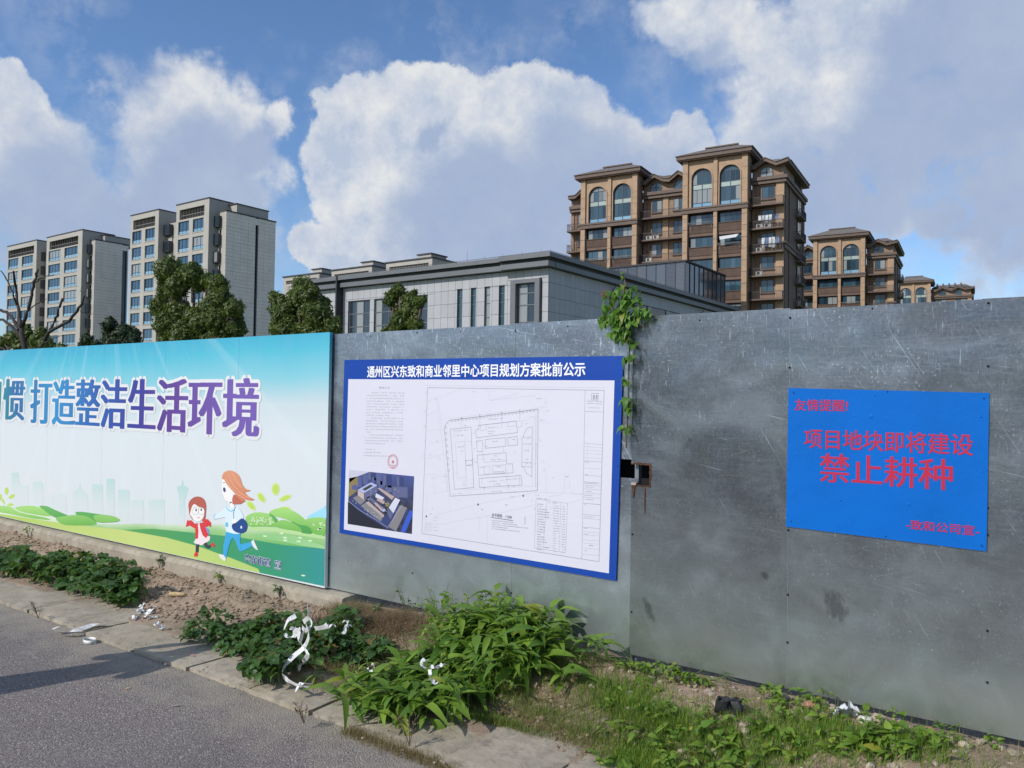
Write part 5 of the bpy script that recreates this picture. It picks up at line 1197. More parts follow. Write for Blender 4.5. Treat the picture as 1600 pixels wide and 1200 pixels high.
    # bays with projecting metal windows
    for (a, b, fl0) in bays:
        xa, xb = wx(a, 400, Yf), wx(b, 400, Yf); xm = xa + (xb - xa) * .38
        for f_ in range(12):
            zt_ = first + .35 - step * f_ + fl0
            if zt_ < 3: break
            S('dark_recess', boxm(xa, xm - .05, Yf + .12, Yf + .2, zt_ - 2.3, zt_), FRAME_D)
            S('bay_window', boxm(xm, xb, Yf - .62, Yf + .2, zt_ - 1.95, zt_ - .05), M('bay_frame', (.035, .04, .048), .4)); S('bay_glass', boxm(xm + .12, xb - .12, Yf - .64, Yf - .621, zt_ - 1.75, zt_ - .2), GLASS_D)
            S('bay_mullion', boxm((xm + xb) / 2 - .05, (xm + xb) / 2 + .05, Yf - .66, Yf - .641, zt_ - 1.9, zt_ - .1), FRAME_D)
            S('spandrel', boxm(xa, xb, Yf + .0, Yf + .2, zt_ - step, zt_ - 2.32), CREAM)
    # roof house
    (p0, p1, yy, zt2) = pent; x0, x1 = wx(p0, 400, Yf), wx(p1, 400, Yf)
    S('roof_house', boxm(x0, x1, Yf + 2.2, Yf + yy, ztop - .2, zt2), CREAM); S('coping', boxm(x0 - .15, x1 + .15, Yf + 2.0, Yf + yy + .15, zt2, zt2 + .15), PARAPET)
    return r, cx, ys_
k88 = lambda z: 1.75 + (z - 1.75) * SW
white_tower('taller pale apartment tower with a stair window strip down its side wall', 79.2, 352, k88(37.0), (398.5, 403, 429.8), (203, 246.5), (274, 325), [(205.8, 220.2), (226, 240.8)], [(277.4, 294), (300, 316.8)],
            [(247.5, 268, .2), (325, 345, -.1)], (207, 241), (279, 317.6), k88(39.45), 3.02, k88(36.0), (334, 350.5, 8.6, k88(38.9)), 3)
white_tower('lower pale apartment tower with wide windows at the left edge', 90.8 * SW, 148, k88(37.0), (191.5, 199, 200.5), (11.5, 57), (72.5, 128), [(13.2, 28.9), (34.4, 51.7)], [(76, 94.5), (100.5, 121)],
            [(57.5, 70, .2), (126.5, 144, -.1)], (13, 53), (77, 121.5), k88(39.2), 2.98, k88(35.9), (128, 146, 8.6, k88(38.6)), 4)
# small objects on the taller tower's roof
def far_block(label, Yf, x0p, x1p, ytop, upper, side_px):
    x0, x1 = wx(x0p, 430, Yf), wx(x1p, 430, Yf); zt = on_y(x1p, ytop, Yf).z + 1.0; dep = 11
    r = empty('pale_apartment_block', (x1, Yf, 0), label=label, cat='building', group='pale blocks behind the hall')
    S = lambda n, mb, m: (lambda o: (setattr(o, 'location', (-x1, -Yf, 0)), o)[1])(mb.build(n, m, r))
    S('wall', boxm(x0, x1, Yf, Yf + dep, 0, zt - 2.1), CREAM); S('parapet_wall', boxm(x0, x1, Yf, Yf + dep, zt - 1.1, zt), CREAM); S('end_pier', boxm(x0, x0 + 1.2, Yf, Yf + dep, zt - 2.1, zt - 1.1), CREAM); S('end_pier', boxm(x1 - 1.2, x1, Yf, Yf + dep, zt - 2.1, zt - 1.1), CREAM)
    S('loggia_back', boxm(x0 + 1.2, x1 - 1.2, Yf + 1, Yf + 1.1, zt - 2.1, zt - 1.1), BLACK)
    lm = MB(); n = 26
    for i in range(n): x = x0 + 1.2 + (x1 - x0 - 2.4) * (i + .5) / n; lm.box(x - .06, x + .06, Yf + .2, Yf + .3, zt - 2.1, zt - 1.1)
    lm.box(x0 + 1.2, x1 - 1.2, Yf + .15, Yf + .32, zt - 1.68, zt - 1.55); S('louvre_bars', lm, LOUV)['kind'] = 'stuff'
    S('coping', boxm(x0 - .3, x1 + .3, Yf - .3, Yf + dep + .3, zt, zt + .3), PARAPET)
    ux0, ux1, uy = upper; a, b = wx(ux0, 430, Yf + 3), wx(ux1, 430, Yf + 3); zu = on_y(ux1, uy, Yf + 3).z + 1.0
    S('roof_house', boxm(a, b, Yf + 3, Yf + 9, zt + .3, zu), CREAM); S('coping', boxm(a - .3, b + .3, Yf + 2.7, Yf + 9.3, zu, zu + .3), PARAPET)
    return r
far_block('far pale block half hidden by the round evergreen tree, leftmost behind the hall', 150, 443, 499, 432.5, (488, 502.5, 425.5), 517)
far_block('far pale block with rooftop louvres, middle one behind the hall', 150, 518, 581, 421.5, (565, 582.5, 414.5), 601)
far_block('far pale block with rooftop louvres, rightmost behind the hall', 150, 603, 675, 409, (652.6, 673, 402.8), 696)

# ================================================================== trees
def leafcloud(lobes, n_per_m2, size, seed, core=.80):
    """leaf faces spread through and over a set of lobes (centre, radii)"""
    rr = random.Random(seed); mb = MB(); V = mb.v; Fc = mb.f
    for (c, r) in lobes:
        area = 12.6 * r.x * r.z; n = int(area * n_per_m2); off = Vector((rr.random() * 40, rr.random() * 40, 0))
        for _ in range(n):
            d = Vector((rr.gauss(0, 1), rr.gauss(0, 1), rr.gauss(0, 1)))
            if d.length < .1: continue
            d.normalize(); k = 1 + .34 * noise.noise(d * 2.1 + off) + .20 * noise.noise(d * 5.5 + off)
            k *= 1 - .30 * rr.random() ** 2
            p = c + Vector((d.x * r.x, d.y * r.y, d.z * r.z)) * k
            s_ = size * rr.uniform(.6, 1.3); nrm = (d + Vector((rr.uniform(-1, 1), rr.uniform(-1, 1), rr.uniform(-.6, 1))) * .8).normalized()
            u = nrm.orthogonal().normalized(); a = rr.random() * 6.28; v = nrm.cross(u); u, v = u * math.cos(a) + v * math.sin(a), v * math.cos(a) - u * math.sin(a)
            b = len(V); V += [tuple(p - u * s_), tuple(p - v * s_ * .42), tuple(p + u * s_), tuple(p + v * s_ * .42)]; Fc.append((b, b + 1, b + 2, b + 3))
        # shaded inner mass of leaves
        bm = bmesh.new(); bmesh.ops.create_icosphere(bm, subdivisions=3, radius=1)
        for q in bm.verts:
            d = q.co.normalized(); k = core * (1 + .34 * noise.noise(d * 2.1 + off) + .20 * noise.noise(d * 5.5 + off)) * (1 - .12 * rr.random()); q.co = c + Vector((d.x * r.x, d.y * r.y, d.z * r.z)) * k
        mb.add([tuple(q.co) for q in bm.verts], [tuple(q.index for q in f.verts) for f in bm.faces]); bm.free()
    return mb
def tree(label, Y, lobes_px, mat, seed, trunk=(None, 6), group=None, size=.15, dens=60, yj=.35, core=.84):
    rr = random.Random(seed); L_ = []
    for (px, py, r) in lobes_px:
        p = on_y(px, py, Y); depth = (p - Vector((0, 0, EYE))).dot(FV); rad = r * 1.17 * depth / FPX
        p.y += rr.uniform(-yj, yj) * rad * 2; p.x += 0
        L_.append((p, Vector((rad * 1.0, rad * 1.0, rad * .95))))
        for _ in range(2):
            a = rr.uniform(0, 6.28); k = rad * rr.uniform(.28, .42); L_.append((p + Vector((math.cos(a) * rad * .95, rr.uniform(-.3, .3) * rad, math.sin(a) * rad * .9)), Vector((k, k, k))))
    bx = on_y(trunk[0], 540, Y).x; root = empty('evergreen_tree', (bx, Y, 0), label=label, cat='tree', group=group)
    cz = sum(l[0].z for l in L_) / len(L_)
    pts = [(bx, Y, -.1), (bx + .1, Y, cz * .35), (bx - .05, Y + .1, cz * .75)]
    tr = MB(); tr.tube(pts, [.28, .20, .13], 8)
    for c, r in L_: tr.tube([pts[1], ((pts[1][0] + c.x) / 2, (Y + c.y) / 2, (pts[1][2] + c.z) / 2 + .4), tuple(c)], [.12, .07, .03], 5)
    o = tr.build('trunk', BARK, root, smooth=True); o.location = (-bx, -Y, 0)
    o = leafcloud(L_, dens, size, seed, core).build('crown', mat, root, fix=False); o.location = (-bx, -Y, 0); return root
tree('large two-lobed camphor tree standing before the taller pale tower', 26, [(268, 424, 20), (300, 430, 17), (262, 452, 19), (288, 450, 16), (256, 480, 17), (285, 485, 15), (272, 508, 20), (262, 532, 20), (300, 525, 18), (334, 445, 15), (343, 468, 17), (330, 480, 15), (322, 505, 15), (345, 500, 18), (371, 482, 13), (358, 512, 16), (330, 530, 18), (295, 550, 20), (350, 545, 18), (320, 438, 10), (304, 494, 13), (306, 446, 9), (300, 515, 14)], L_TREE, 11, (305, 6), size=.115, dens=150)
tree('rounded dark green evergreen tree at the left end of the hall', 24, [(474, 447, 14), (463, 465, 20), (488, 465, 18), (448, 490, 20), (478, 490, 24), (502, 490, 18), (516, 508, 14), (434, 512, 14), (460, 518, 20), (495, 520, 20), (440, 470, 12)], L_TREE, 12, (475, 6), size=.10, dens=170)
tree('small ragged evergreen tree in front of the hall windows', 20, [(625, 455, 10), (615, 468, 11), (634, 468, 13), (622, 484, 12), (640, 486, 12), (657, 472, 8), (664, 468, 5), (652, 486, 7), (632, 502, 14), (612, 512, 11), (650, 508, 12), (603, 518, 8), (630, 522, 14), (610, 458, 6)], L_TREE, 13, (630, 6), size=.075, dens=260)
tree('dark conical evergreen left of the two at the foot of the pale towers', 45 * .6, [(177, 508, 10), (170, 520, 11), (185, 520, 12), (176, 535, 16), (190, 537, 12)], L_TREE2, 14, (176, 6), size=.14, dens=80)
tree('dark rounded evergreen right of the two at the foot of the pale towers', 27.5, [(200, 520, 10), (207, 530, 10), (196, 535, 12), (206, 542, 10), (195, 512, 6)], L_TREE2, 15, (201, 6), size=.14, dens=80)
tree('low dull bush of a tree just above the banner before the lower pale tower', 24, [(138, 532, 9), (130, 540, 9), (148, 540, 8)], L_TREE2, 16, (138, 6), size=.12, dens=90)
tree('yellowish green tree behind the bare pruned tree', 22, [(18, 528, 10), (10, 540, 10), (28, 540, 12), (45, 520, 10), (58, 532, 12), (45, 545, 12), (75, 538, 11), (90, 545, 9), (65, 518, 7)], L_TREE, 17, (45, 6), size=.12, dens=70)
# bare pruned tree
YD = 10.0
dead = empty('pruned_tree', (on_y(40, 545, YD).x, YD, 0), label='bare pruned tree with thick cut dark limbs at the left edge', cat='tree')
dz_ = lambda px, py: on_y(px, py, YD + random.uniform(-.15, .15))
def limb(name, pts, w0, w1):
    P3 = [dz_(*p) for p in pts]; n = len(P3); out = []; rad = []
    for i in range(n - 1):
        for k in range(4):
            t = k / 4; q = P3[i].lerp(P3[i + 1], t) + Vector((random.uniform(-1, 1), random.uniform(-1, 1), random.uniform(-1, 1))) * .018; out.append(q); rad.append((w0 + (w1 - w0) * (i + t) / (n - 1)) * .0094 * random.uniform(.9, 1.12))
    out.append(P3[-1]); rad.append(w1 * .0094)
    o = MB().tube(out, rad, 8).build(name, DARKBARK, dead, smooth=True); o.location = -dead.location
limb('trunk', [(50, 620), (42, 570), (36, 530), (30, 500)], 9, 6.5)
limb('branch', [(32, 510), (30, 495), (28, 475), (25, 450), (21, 424)], 5.5, 2.8)
limb('branch', [(29, 485), (22, 462), (12, 440), (1, 423)], 3, 1.5)
limb('branch', [(34, 512), (42, 490), (50, 460), (55, 435), (60, 421)], 5, 3.4)
limb('branch', [(52, 444), (62, 436), (72, 432), (84, 429)], 2.2, 1.0)
limb('branch', [(44, 486), (52, 478), (62, 472), (72, 467)], 2, .9)
limb('branch', [(30, 515), (22, 500), (10, 488), (-8, 482)], 5, 4)
limb('branch', [(32, 525), (18, 510), (4, 500), (-10, 496)], 5, 3.5)
limb('branch', [(56, 570), (62, 545), (75, 520), (95, 508), (112, 498), (122, 484), (130, 472), (132, 462)], 6, 2.4)
limb('branch', [(78, 516), (86, 500), (92, 484), (98, 466)], 4, 2.8)
limb('branch', [(60, 545), (70, 535), (85, 528), (100, 523)], 2, .8)
limb('twig', [(124, 486), (135, 490), (147, 492)], .9, .4); limb('twig', [(130, 463), (126, 455), (128, 449)], .6, .3)
limb('branch', [(14, 560), (6, 545), (-8, 538)], 3, 2)

# ================================================================== foreground plants
def leaf_mesh(name, L_, W, mat, shape='lance', droop=.35, fold=.25, nseg=6):
    prof = {'lance': [0, .55, .95, 1, .78, .42, 0], 'ovate': [.12, .85, 1, .92, .68, .34, 0], 'round': [.35, .9, 1, .95, .78, .45, .02], 'creeper': [.1, .9, 1.0, .62, .66, .32, 0]}[shape]
    v = []; f = []
    for i in range(nseg + 1):
        t = i / nseg; w_ = prof[i] * W / 2; x = L_ * t; z = L_ * (.10 * math.sin(t * 3) - droop * t * t); wob = .05 * W * math.sin(i * 2.4)
        v += [(x, -w_, z + fold * w_ + wob), (x, 0, z), (x, w_, z + fold * w_ - wob)]
    for i in range(nseg):
        a = i * 3; f += [(a, a + 3, a + 4, a + 1), (a + 1, a + 4, a + 5, a + 2)]
    m = bpy.data.meshes.new(name); m.from_pydata(v, [], f); m.polygons.foreach_set('use_smooth', [True] * len(f)); m.materials.append(mat); return m
LEAFM = {}
def leafset(key, n, L_, W, mat, shape, droop=(.1, .7)):
    if key not in LEAFM: LEAFM[key] = [leaf_mesh('leaf', L_ * random.uniform(.85, 1.15), W * random.uniform(.8, 1.2), mat, shape, random.uniform(*droop), random.uniform(.1, .5)) for _ in range(n)]
    return LEAFM[key]
def place_leaf(root, meshes, p, yaw, pitch, roll, s):
    o = bpy.data.objects.new('leaf', random.choice(meshes)); COL.objects.link(o); o.parent = root
    o.location = p - root.location; o.rotation_euler = (roll, pitch, yaw); o.scale = (s, s, s); return o
def add_leaf(mb, mesh, p, yaw, pitch, roll, s):
    from mathutils import Euler
    m = Matrix.Translation(p) @ Euler((roll, pitch, yaw)).to_matrix().to_4x4() @ Matrix.Scale(s, 4)
    mb.add([v.co for v in mesh.vertices], [tuple(q.vertices) for q in mesh.polygons], m)
def smoothing(o):
    o.data.polygons.foreach_set('use_smooth', [True] * len(o.data.polygons)); return o
def shoots(label, name, cat, bases, nst, hgt, reach, meshes, perstem, maxparts, scale=(.6, 1.15), group=None, lean=None, petiole=.0, stemr=.0035, seed=1):
    """a leafy clump: arching stems from several bases, each with leaves up its length"""
    rr = random.Random(seed); bx = sum(b[0] for b in bases) / len(bases); by = sum(b[1] for b in bases) / len(bases)
    root = empty(name, (bx, by, gz(bx, by)), label=label, cat=cat, group=group); st = MB(); extra = MB(); cand = []
    for k in range(nst):
        b = rr.choice(bases); x, y = b[0] + rr.gauss(0, .10), b[1] + rr.gauss(0, .07); z = gz(x, y) - .01
        a = rr.uniform(0, 6.283); h = hgt * rr.uniform(.45, 1.1) * (b[2] if len(b) > 2 else 1); rc = reach * rr.uniform(.15, 1.)
        if lean: dx, dy = math.cos(a) * rc + lean[0], math.sin(a) * rc + lean[1]
        else: dx, dy = math.cos(a) * rc, math.sin(a) * rc
        pts = []
        for i in range(6): t = i / 5; pts.append(Vector((x + dx * t * (.5 + .5 * t), min(y + dy * t * (.5 + .5 * t), 4.24), z + h * math.sin(t * 1.9) / .946)))
        st.tube(pts, [stemr * (1 - .12 * i) for i in range(6)], 4)
        for j in range(perstem):
            t = .18 + .82 * (j + rr.random()) / perstem; i = min(4, int(t * 5)); p = pts[i].lerp(pts[i + 1], t * 5 - i)
            yaw = rr.uniform(0, 6.283); pit = rr.uniform(-.75, .25); s_ = rr.uniform(*scale) * (1.05 - .25 * t)
            if petiole: q = p + Vector((math.cos(yaw), math.sin(yaw), .5)) * petiole * rr.uniform(.5, 1.2); st.tube([p, q], stemr * .45, 3); p = q
            cand.append((p, yaw, pit, rr.uniform(-.5, .5), s_))
    cand.sort(key=lambda c: -(c[4] * (1 + .5 * (c[0].z)) - .25 * c[0].y))
    for c in cand[:maxparts]: place_leaf(root, meshes, *c)
    for c in cand[maxparts:]: add_leaf(extra, rr.choice(meshes), *c)
    o = st.build('stems', STEM, root, fix=False); o.location = -root.location; o['kind'] = 'stuff'
    if extra.v: o = smoothing(extra.build('small_leaves', meshes[0].materials[0], root, fix=False)); o.location = -root.location; o['kind'] = 'stuff'
    return root
def gp(px, py, z=.08):
    p = on_z(px, py, z); return (p.x, p.y)
LB = leafset('broad', 7, .17, .046, L_BROAD, 'lance', (.1, 1.0)); LBW = leafset('broadw', 5, .20, .072, L_BROAD, 'lance', (.2, .8))
LD = leafset('dark', 6, .062, .055, L_DARK, 'round', (.1, .6)); LL = leafset('lime', 5, .05, .026, L_LIME, 'ovate', (.0, .6)); LV = leafset('creeper', 6, .078, .062, L_CREEP, 'creeper', (.2, .9))
LDM = leafset('darkmid', 5, .045, .032, L_DARK, 'ovate', (.1, .6))
# central clump of long-leaved weeds
cb = [(*gp(px, py), h) for px, py, h in ((640, 1098, .8), (690, 1092, .85), (740, 1080, .95), (800, 1072, 1.), (840, 1068, 1.), (690, 1060, .95), (750, 1052, 1.), (800, 1046, 1.05), (835, 1046, 1.0), (720, 1040, 1.0), (650, 1075, .9))]
shoots('big bright green clump of long pointed leaves in the middle of the verge', 'leafy_weed', 'plant', cb, 150, .22, .25, LB, 7, 290, (.42, 1.4), seed=5, lean=(0, -.03))
shoots('lowest bright green tuft of long leaves hanging over the paving slab', 'leafy_weed', 'plant', [(*gp(610, 1098), 1), (*gp(650, 1108), .9), (*gp(590, 1082), 1)], 44, .15, .20, LB, 6, 200, (.65, 1.15), seed=6, lean=(.02, -.06))
shoots('tall broad leaves rising from the right side of the central clump against the metal', 'leafy_weed', 'plant', [(-2.82, 3.92, 1.1), (-2.72, 3.98, 1.), (-2.92, 3.98, 1.2)], 12, .29, .20, LBW, 4, 60, (.6, 1.1), seed=7)
shoots('pale yellow-green bushy weed behind the central clump at the fence foot', 'bushy_weed', 'plant', [(-3.35, 4.08, 1.), (-3.2, 4.1, 1.), (-3.5, 4.08, .8), (-2.95, 4.12, .9)], 50, .27, .14, LL, 9, 160, (.6, 1.2), seed=8, stemr=.002)
# dark trailing vines
def vine_mound(label, pts, hgt, n, maxparts, seed, rad=.30, meshes=None, sc_=(.7, 1.35), lim_y=4.15):
    rr = random.Random(seed); ms_ = meshes or LD; bx = sum(p[0] for p in pts) / len(pts); by = sum(p[1] for p in pts) / len(pts)
    root = empty('trailing_vine', (bx, by, gz(bx, by)), label=label, cat='plant'); st = MB(); ex = MB(); cand = []
    for k in range(n):
        b = rr.choice(pts); a = rr.uniform(0, 6.283); r = rad * math.sqrt(rr.random()) * (b[2] if len(b) > 2 else 1); x, y = b[0] + math.cos(a) * r * 1.25, min(b[1] + math.sin(a) * r * .75, lim_y)
        hh = hgt * (1 - (r / (rad * 1.25)) ** 2) * (.75 + .8 * noise.noise(Vector((x * 4, y * 4, seed)))); z = gz(x, y) + max(.015, hh * (1 - .5 * rr.random() ** 2))
        cand.append((Vector((x, y, z)), rr.uniform(0, 6.283), rr.uniform(-.35, .55), rr.uniform(-.5, .5), rr.uniform(*sc_)))
        if k % 5 == 0: st.tube([(x + rr.uniform(-.06, .06), y + .03, gz(x, y)), (x, y, z)], .002, 3)
    for k in range(14):
        b = rr.choice(pts); a = rr.uniform(0, 6.283); q = [Vector((b[0] + math.cos(a) * t * rad * 1.2 + rr.uniform(-.03, .03), b[1] + math.sin(a) * t * rad * .8, 0)) for t in (0, .3, .6, .9, 1.15)]
        for p in q: p.z = gz(p.x, p.y) + .02 + rr.random() * .05
        st.tube(q, .0022, 4)
    cand.sort(key=lambda c: -(c[0].z * 2 - c[0].y))
    for c in cand[:maxparts]: place_leaf(root, ms_, *c)
    for c in cand[maxparts:]: add_leaf(ex, rr.choice(ms_), *c)
    o = st.build('stems', STEM, root, fix=False); o.location = -root.location; o['kind'] = 'stuff'
    if ex.v: o = smoothing(ex.build('small_leaves', ms_[0].materials[0], root, fix=False)); o.location = -root.location; o['kind'] = 'stuff'
    return root
vine_mound('dark green trailing vine mound at the left edge beyond the paving', [(-7.95, 3.55), (-7.5, 3.60), (-7.1, 3.62), (-6.75, 3.55, .9), (-8.4, 3.5), (-7.3, 3.75), (-6.45, 3.50, .6), (-8.9, 3.5)], .25, 1900, 290, 21, .32)
vine_mound('dark green trailing vine mound spilling over the slabs left of the white tape', [(-5.0, 3.40, .9), (-4.75, 3.45), (-4.5, 3.40), (-4.25, 3.35, .9), (-4.05, 3.18, .75), (-4.35, 3.6), (-4.6, 3.65), (-3.95, 3.05, .45), (-4.15, 3.55, .9)], .19, 1250, 290, 22, .26, sc_=(.6, 1.1))
vine_mound('dark vine leaves between the white tape and the central clump', [(-3.95, 3.66), (-3.72, 3.66, .8), (-4.1, 3.78, .8)], .17, 340, 200, 23, .2, sc_=(.65, 1.15))
vine_mound('small dark green weed beside the footing end under the banner corner', [(-4.3, 4.02, .5)], .12, 90, 90, 24, .16, meshes=LDM)
vine_mound('lime green spreading weed under the right metal sheets at the joint', [(-2.1, 4.18, .7), (-1.9, 4.2, .8), (-1.75, 4.22, .5)], .09, 200, 190, 25, .17, meshes=LL, sc_=(.6, 1.0), lim_y=4.2)
# low green weeds on the rubble at the right
rr = random.Random(31)
weeds = [(1000, 1128, 'left of the black rubber scraps, at the grass margin'), (1040, 1138, 'just in front of the left black rubber scrap'), (1062, 1168, 'below the black rubber scraps towards the bottom of the picture'),
         (1012, 1178, 'lowest one on the grassy left part of the rubble'), (1105, 1172, 'between the rubber scraps and the bottom of the picture'), (1150, 1178, 'right of the rubber scraps near the bottom of the picture'),
         (1222, 1138, 'with upright bluish leaves beside the small white stone'), (1200, 1168, 'broad rosette below the small white stone'), (1250, 1178, 'broad bright clump at the bottom below the pinkish brick'),
         (1310, 1182, 'clump at the bottom below the whitish flat stone'), (1345, 1176, 'clump below the large tan rubble lump'), (1400, 1188, 'at the bottom between the tan lump and the reddish lump'),
         (1500, 1150, 'close under the fence edge at the far right'), (1465, 1192, 'bottom one below the reddish rubble lump'), (985, 1092, 'small one beside the central clump on the straw'), (1085, 1140, 'right behind the rubber scraps'), (1255, 1122, 'small one close to the fence left of the plastic bag')]
for i, (px, py, lb) in enumerate(weeds):
    x, y = gp(px, py, .14); k = i % 3
    ms_ = (LL, leafset('rosette', 4, .075, .034, L_LIME, 'ovate', (.1, .6)), LL)[k]
    shoots('low light green weed ' + lb, 'ground_weed', 'plant', [(x, y), (x + .08, y + .03), (x - .07, y - .02)], rr.randint(9, 15), rr.uniform(.05, .11), .10, ms_, rr.randint(4, 6), 80, (.55, 1.45 if py > 1160 else 1.05), group='low weeds on the rubble', stemr=.0016, seed=100 + i)
# sprigs along the footing and on paving
for i, (px, py, z_, h_, lb) in enumerate([(45, 835, .15, .13, 'dry sprig at the left end of the footing'), (250, 865, .2, .16, 'small sprig before the banner below the skyline print'), (345, 885, .2, .12, 'sprig on the footing below the running girl'), (438, 912, .2, .12, 'sprig on the footing below the small banner lettering'), (60, 955, .02, .16, 'dark dry stalk standing in the slab joint at the left'), (640, 1155, .02, .16, 'dark dry stalk at the road edge beside the lowest tuft'), (475, 1120, .02, .12, 'thin dead stalk at the road edge below the tape'), (640, 865, .25, .26, 'slender sprig in front of the metal sheet under the notice'), (690, 900, .25, .30, 'taller slender sprig in front of the metal sheet under the notice'), (590, 935, .22, .14, 'small pale green sprig at the fence foot left of the notice')]):
    p = on_z(px, py + 14, z_); p.y = min(p.y, 4.2)
    if z_ > .1: q = on_y(px, py, 4.17); p.x, p.y = q.x, 4.17
    root = empty('sprig', (p.x, p.y, gz(p.x, p.y) if p.y > 3.5 else .03), label=lb, cat='plant'); st = MB(); r3 = random.Random(i)
    for k in range(5):
        a = r3.uniform(0, 6.28); tip = Vector((math.cos(a) * h_ * .35, math.sin(a) * h_ * .25 - .02, h_ * r3.uniform(.6, 1))); st.tube([(0, 0, 0), tuple(tip * .55 + Vector((0, 0, h_ * .08))), tuple(tip)], [.002, .0015, .001], 4)
        if i not in (4, 5, 6):
            for j in range(3): o = bpy.data.objects.new('leaf', r3.choice(LDM if i % 2 else LL)); COL.objects.link(o); o.parent = root; o.location = tip * r3.uniform(.5, 1); o.rotation_euler = (r3.uniform(-.5, .5), r3.uniform(-.5, .5), r3.uniform(0, 6.28)); o.scale = (.8,) * 3
        else:
            for j in range(5): q = tip * r3.uniform(.3, 1); st.tube([tuple(q), tuple(q + Vector((r3.uniform(-.02, .02), r3.uniform(-.02, .02), .018)))], .0018, 3)
    st.build('stalk', TWIG, root, fix=False)
# creeper over the fence top at the joint
creep = empty('climbing_creeper', (-2.24, 4.27, 1.5), label='bright green creeper hanging over the fence top beside the notice corner', cat='plant'); st = MB()
r4 = random.Random(77)
mass = [(965, 470, 26), (955, 492, 20), (985, 475, 22), (1002, 490, 12), (975, 505, 20), (963, 520, 12), (985, 535, 10), (978, 455, 14), (945, 498, 9), (1008, 482, 8), (985, 560, 8), (981, 595, 7), (979, 626, 8), (983, 640, 6), (979, 668, 6), (968, 515, 14)]
tot = 0
for (px, py, r) in mass:
    n = int(r * (1.25 if py < 530 else .75)) + 2
    for k in range(n):
        a = r4.uniform(0, 6.28); q = r * .88 * math.sqrt(r4.random()); p = on_y(px + math.cos(a) * q, py + math.sin(a) * q * .9, 4.27 + (r4.uniform(-.07, .12) if py < 497 else -r4.uniform(.005, .04)))
        if p.z < ZT + .02: p.y = min(p.y, 4.275)
        place_leaf(creep, LV, p, r4.uniform(-3.0, .2), r4.uniform(.1, 1.1), r4.uniform(-.5, .5), r4.uniform(.4, .85)); tot += 1
for pts in ([(978, 700), (981, 640), (982, 590), (984, 540), (975, 500), (970, 470), (978, 445), (972, 426)], [(984, 540), (965, 500), (955, 480)], [(975, 500), (1000, 480)]):
    P3 = [on_y(x, y, 4.262) for x, y in pts]; st.tube(P3, .0052, 5)
for (px, py) in ((972, 426), (975, 436), (980, 447), (971, 432), (1000, 462), (997, 455)): place_leaf(creep, LV, on_y(px, py, 4.26), r4.uniform(-3, 0), .3, 0, .42)
o = st.build('vine_stem', TWIG, creep, fix=False); o.location = -creep.location
# dry brown flower head on it
fh = MB()
for k in range(60): p = on_y(947 + r4.uniform(-7, 9), 459 + r4.uniform(-5, 7), 4.25 + r4.uniform(-.03, .03)); fh.tube([p, p + Vector((r4.uniform(-.01, .01), r4.uniform(-.01, .01), .01))], .0022, 3)
o = fh.build('dry_seed_head', M('seed_head', (.22, .10, .06), .9), creep, fix=False); o.location = -creep.location; o['kind'] = 'stuff'

# ------------------------------------------------------------------ grass, dry straw, litter of leaves
def grass(name, label, n, fxy, h0, h1, w, mat, seed, flop=.5):
    rr = random.Random(seed); v = []; f = []
    for _ in range(n):
        x, y = fxy(rr); z = gz(x, y) - .004 if y > 3.4 else .0; h = rr.uniform(h0, h1); a = rr.uniform(0, 6.28); l = rr.uniform(.1, 1) * flop * h; dx, dy = math.cos(a) * l, math.sin(a) * l; ww = w * rr.uniform(.6, 1.2); px, py = -math.sin(a) * ww, math.cos(a) * ww
        b = len(v); v += [(x - px, y - py, z), (x + px, y + py, z), (x + dx * .4 + px * .7, y + dy * .4 + py * .7, z + h * .6), (x + dx * .4 - px * .7, y + dy * .4 - py * .7, z + h * .6), (x + dx, y + dy, z + h * (1 - .3 * flop * rr.random()))]
        f += [(b, b + 1, b + 2, b + 3), (b + 3, b + 2, b + 4)]
    m = bpy.data.meshes.new(name); m.from_pydata(v, [], f); return tag(put(name, m, mat), label, 'grass', kind='stuff')
def gauss_at(pts):
    P3 = [(*gp(px, py, .06), sx, sy) for px, py, sx, sy in pts]
    def f(rr):
        while True:
            p = rr.choice(P3); x, y = p[0] + rr.gauss(0, p[2]), p[1] + rr.gauss(0, p[3])
            if y < 4.24 and y > 2.9: return x, y
    return f
grass('green_grass', 'short dull green grass right of the central clump', 15000, gauss_at([(780, 1090, .14, .05), (720, 1105, .14, .04), (850, 1120, .16, .045), (920, 1150, .16, .05), (790, 1125, .12, .02), (850, 1075, .14, .07), (900, 1095, .16, .08), (960, 1125, .16, .08), (1010, 1160, .16, .08), (1060, 1190, .18, .08), (930, 1060, .12, .1), (800, 1062, .08, .05), (1130, 1190, .2, .08)]), .02, .07, .0013, L_GRASS, 41, .8)
grass('green_grass', 'fresh green grass among the weeds at the lower right', 14000, gauss_at([(1030, 1150, .14, .08), (1120, 1180, .2, .08), (1240, 1190, .2, .07), (1500, 1195, .10, .04), (1350, 1200, .25, .06), (980, 1120, .12, .08), (1000, 1185, .1, .06)]), .02, .08, .0016, L_LIME, 42, .6)
grass('dry_grass', 'dry brown straw between the tape and the central clump', 5200, gauss_at([(510, 1040, .10, .07), (490, 1060, .08, .06), (560, 1050, .10, .06), (530, 1070, .10, .05), (560, 1075, .08, .05)]), .02, .10, .0011, L_DRY, 43, 1.1)
grass('dry_grass', 'brown dead stalks heaped at the fence foot behind the vines', 4200, gauss_at([(600, 965, .18, .07), (660, 960, .16, .06), (580, 980, .14, .07), (700, 955, .14, .05), (630, 985, .14, .06)]), .02, .09, .0013, L_DRY, 44, 1.7)
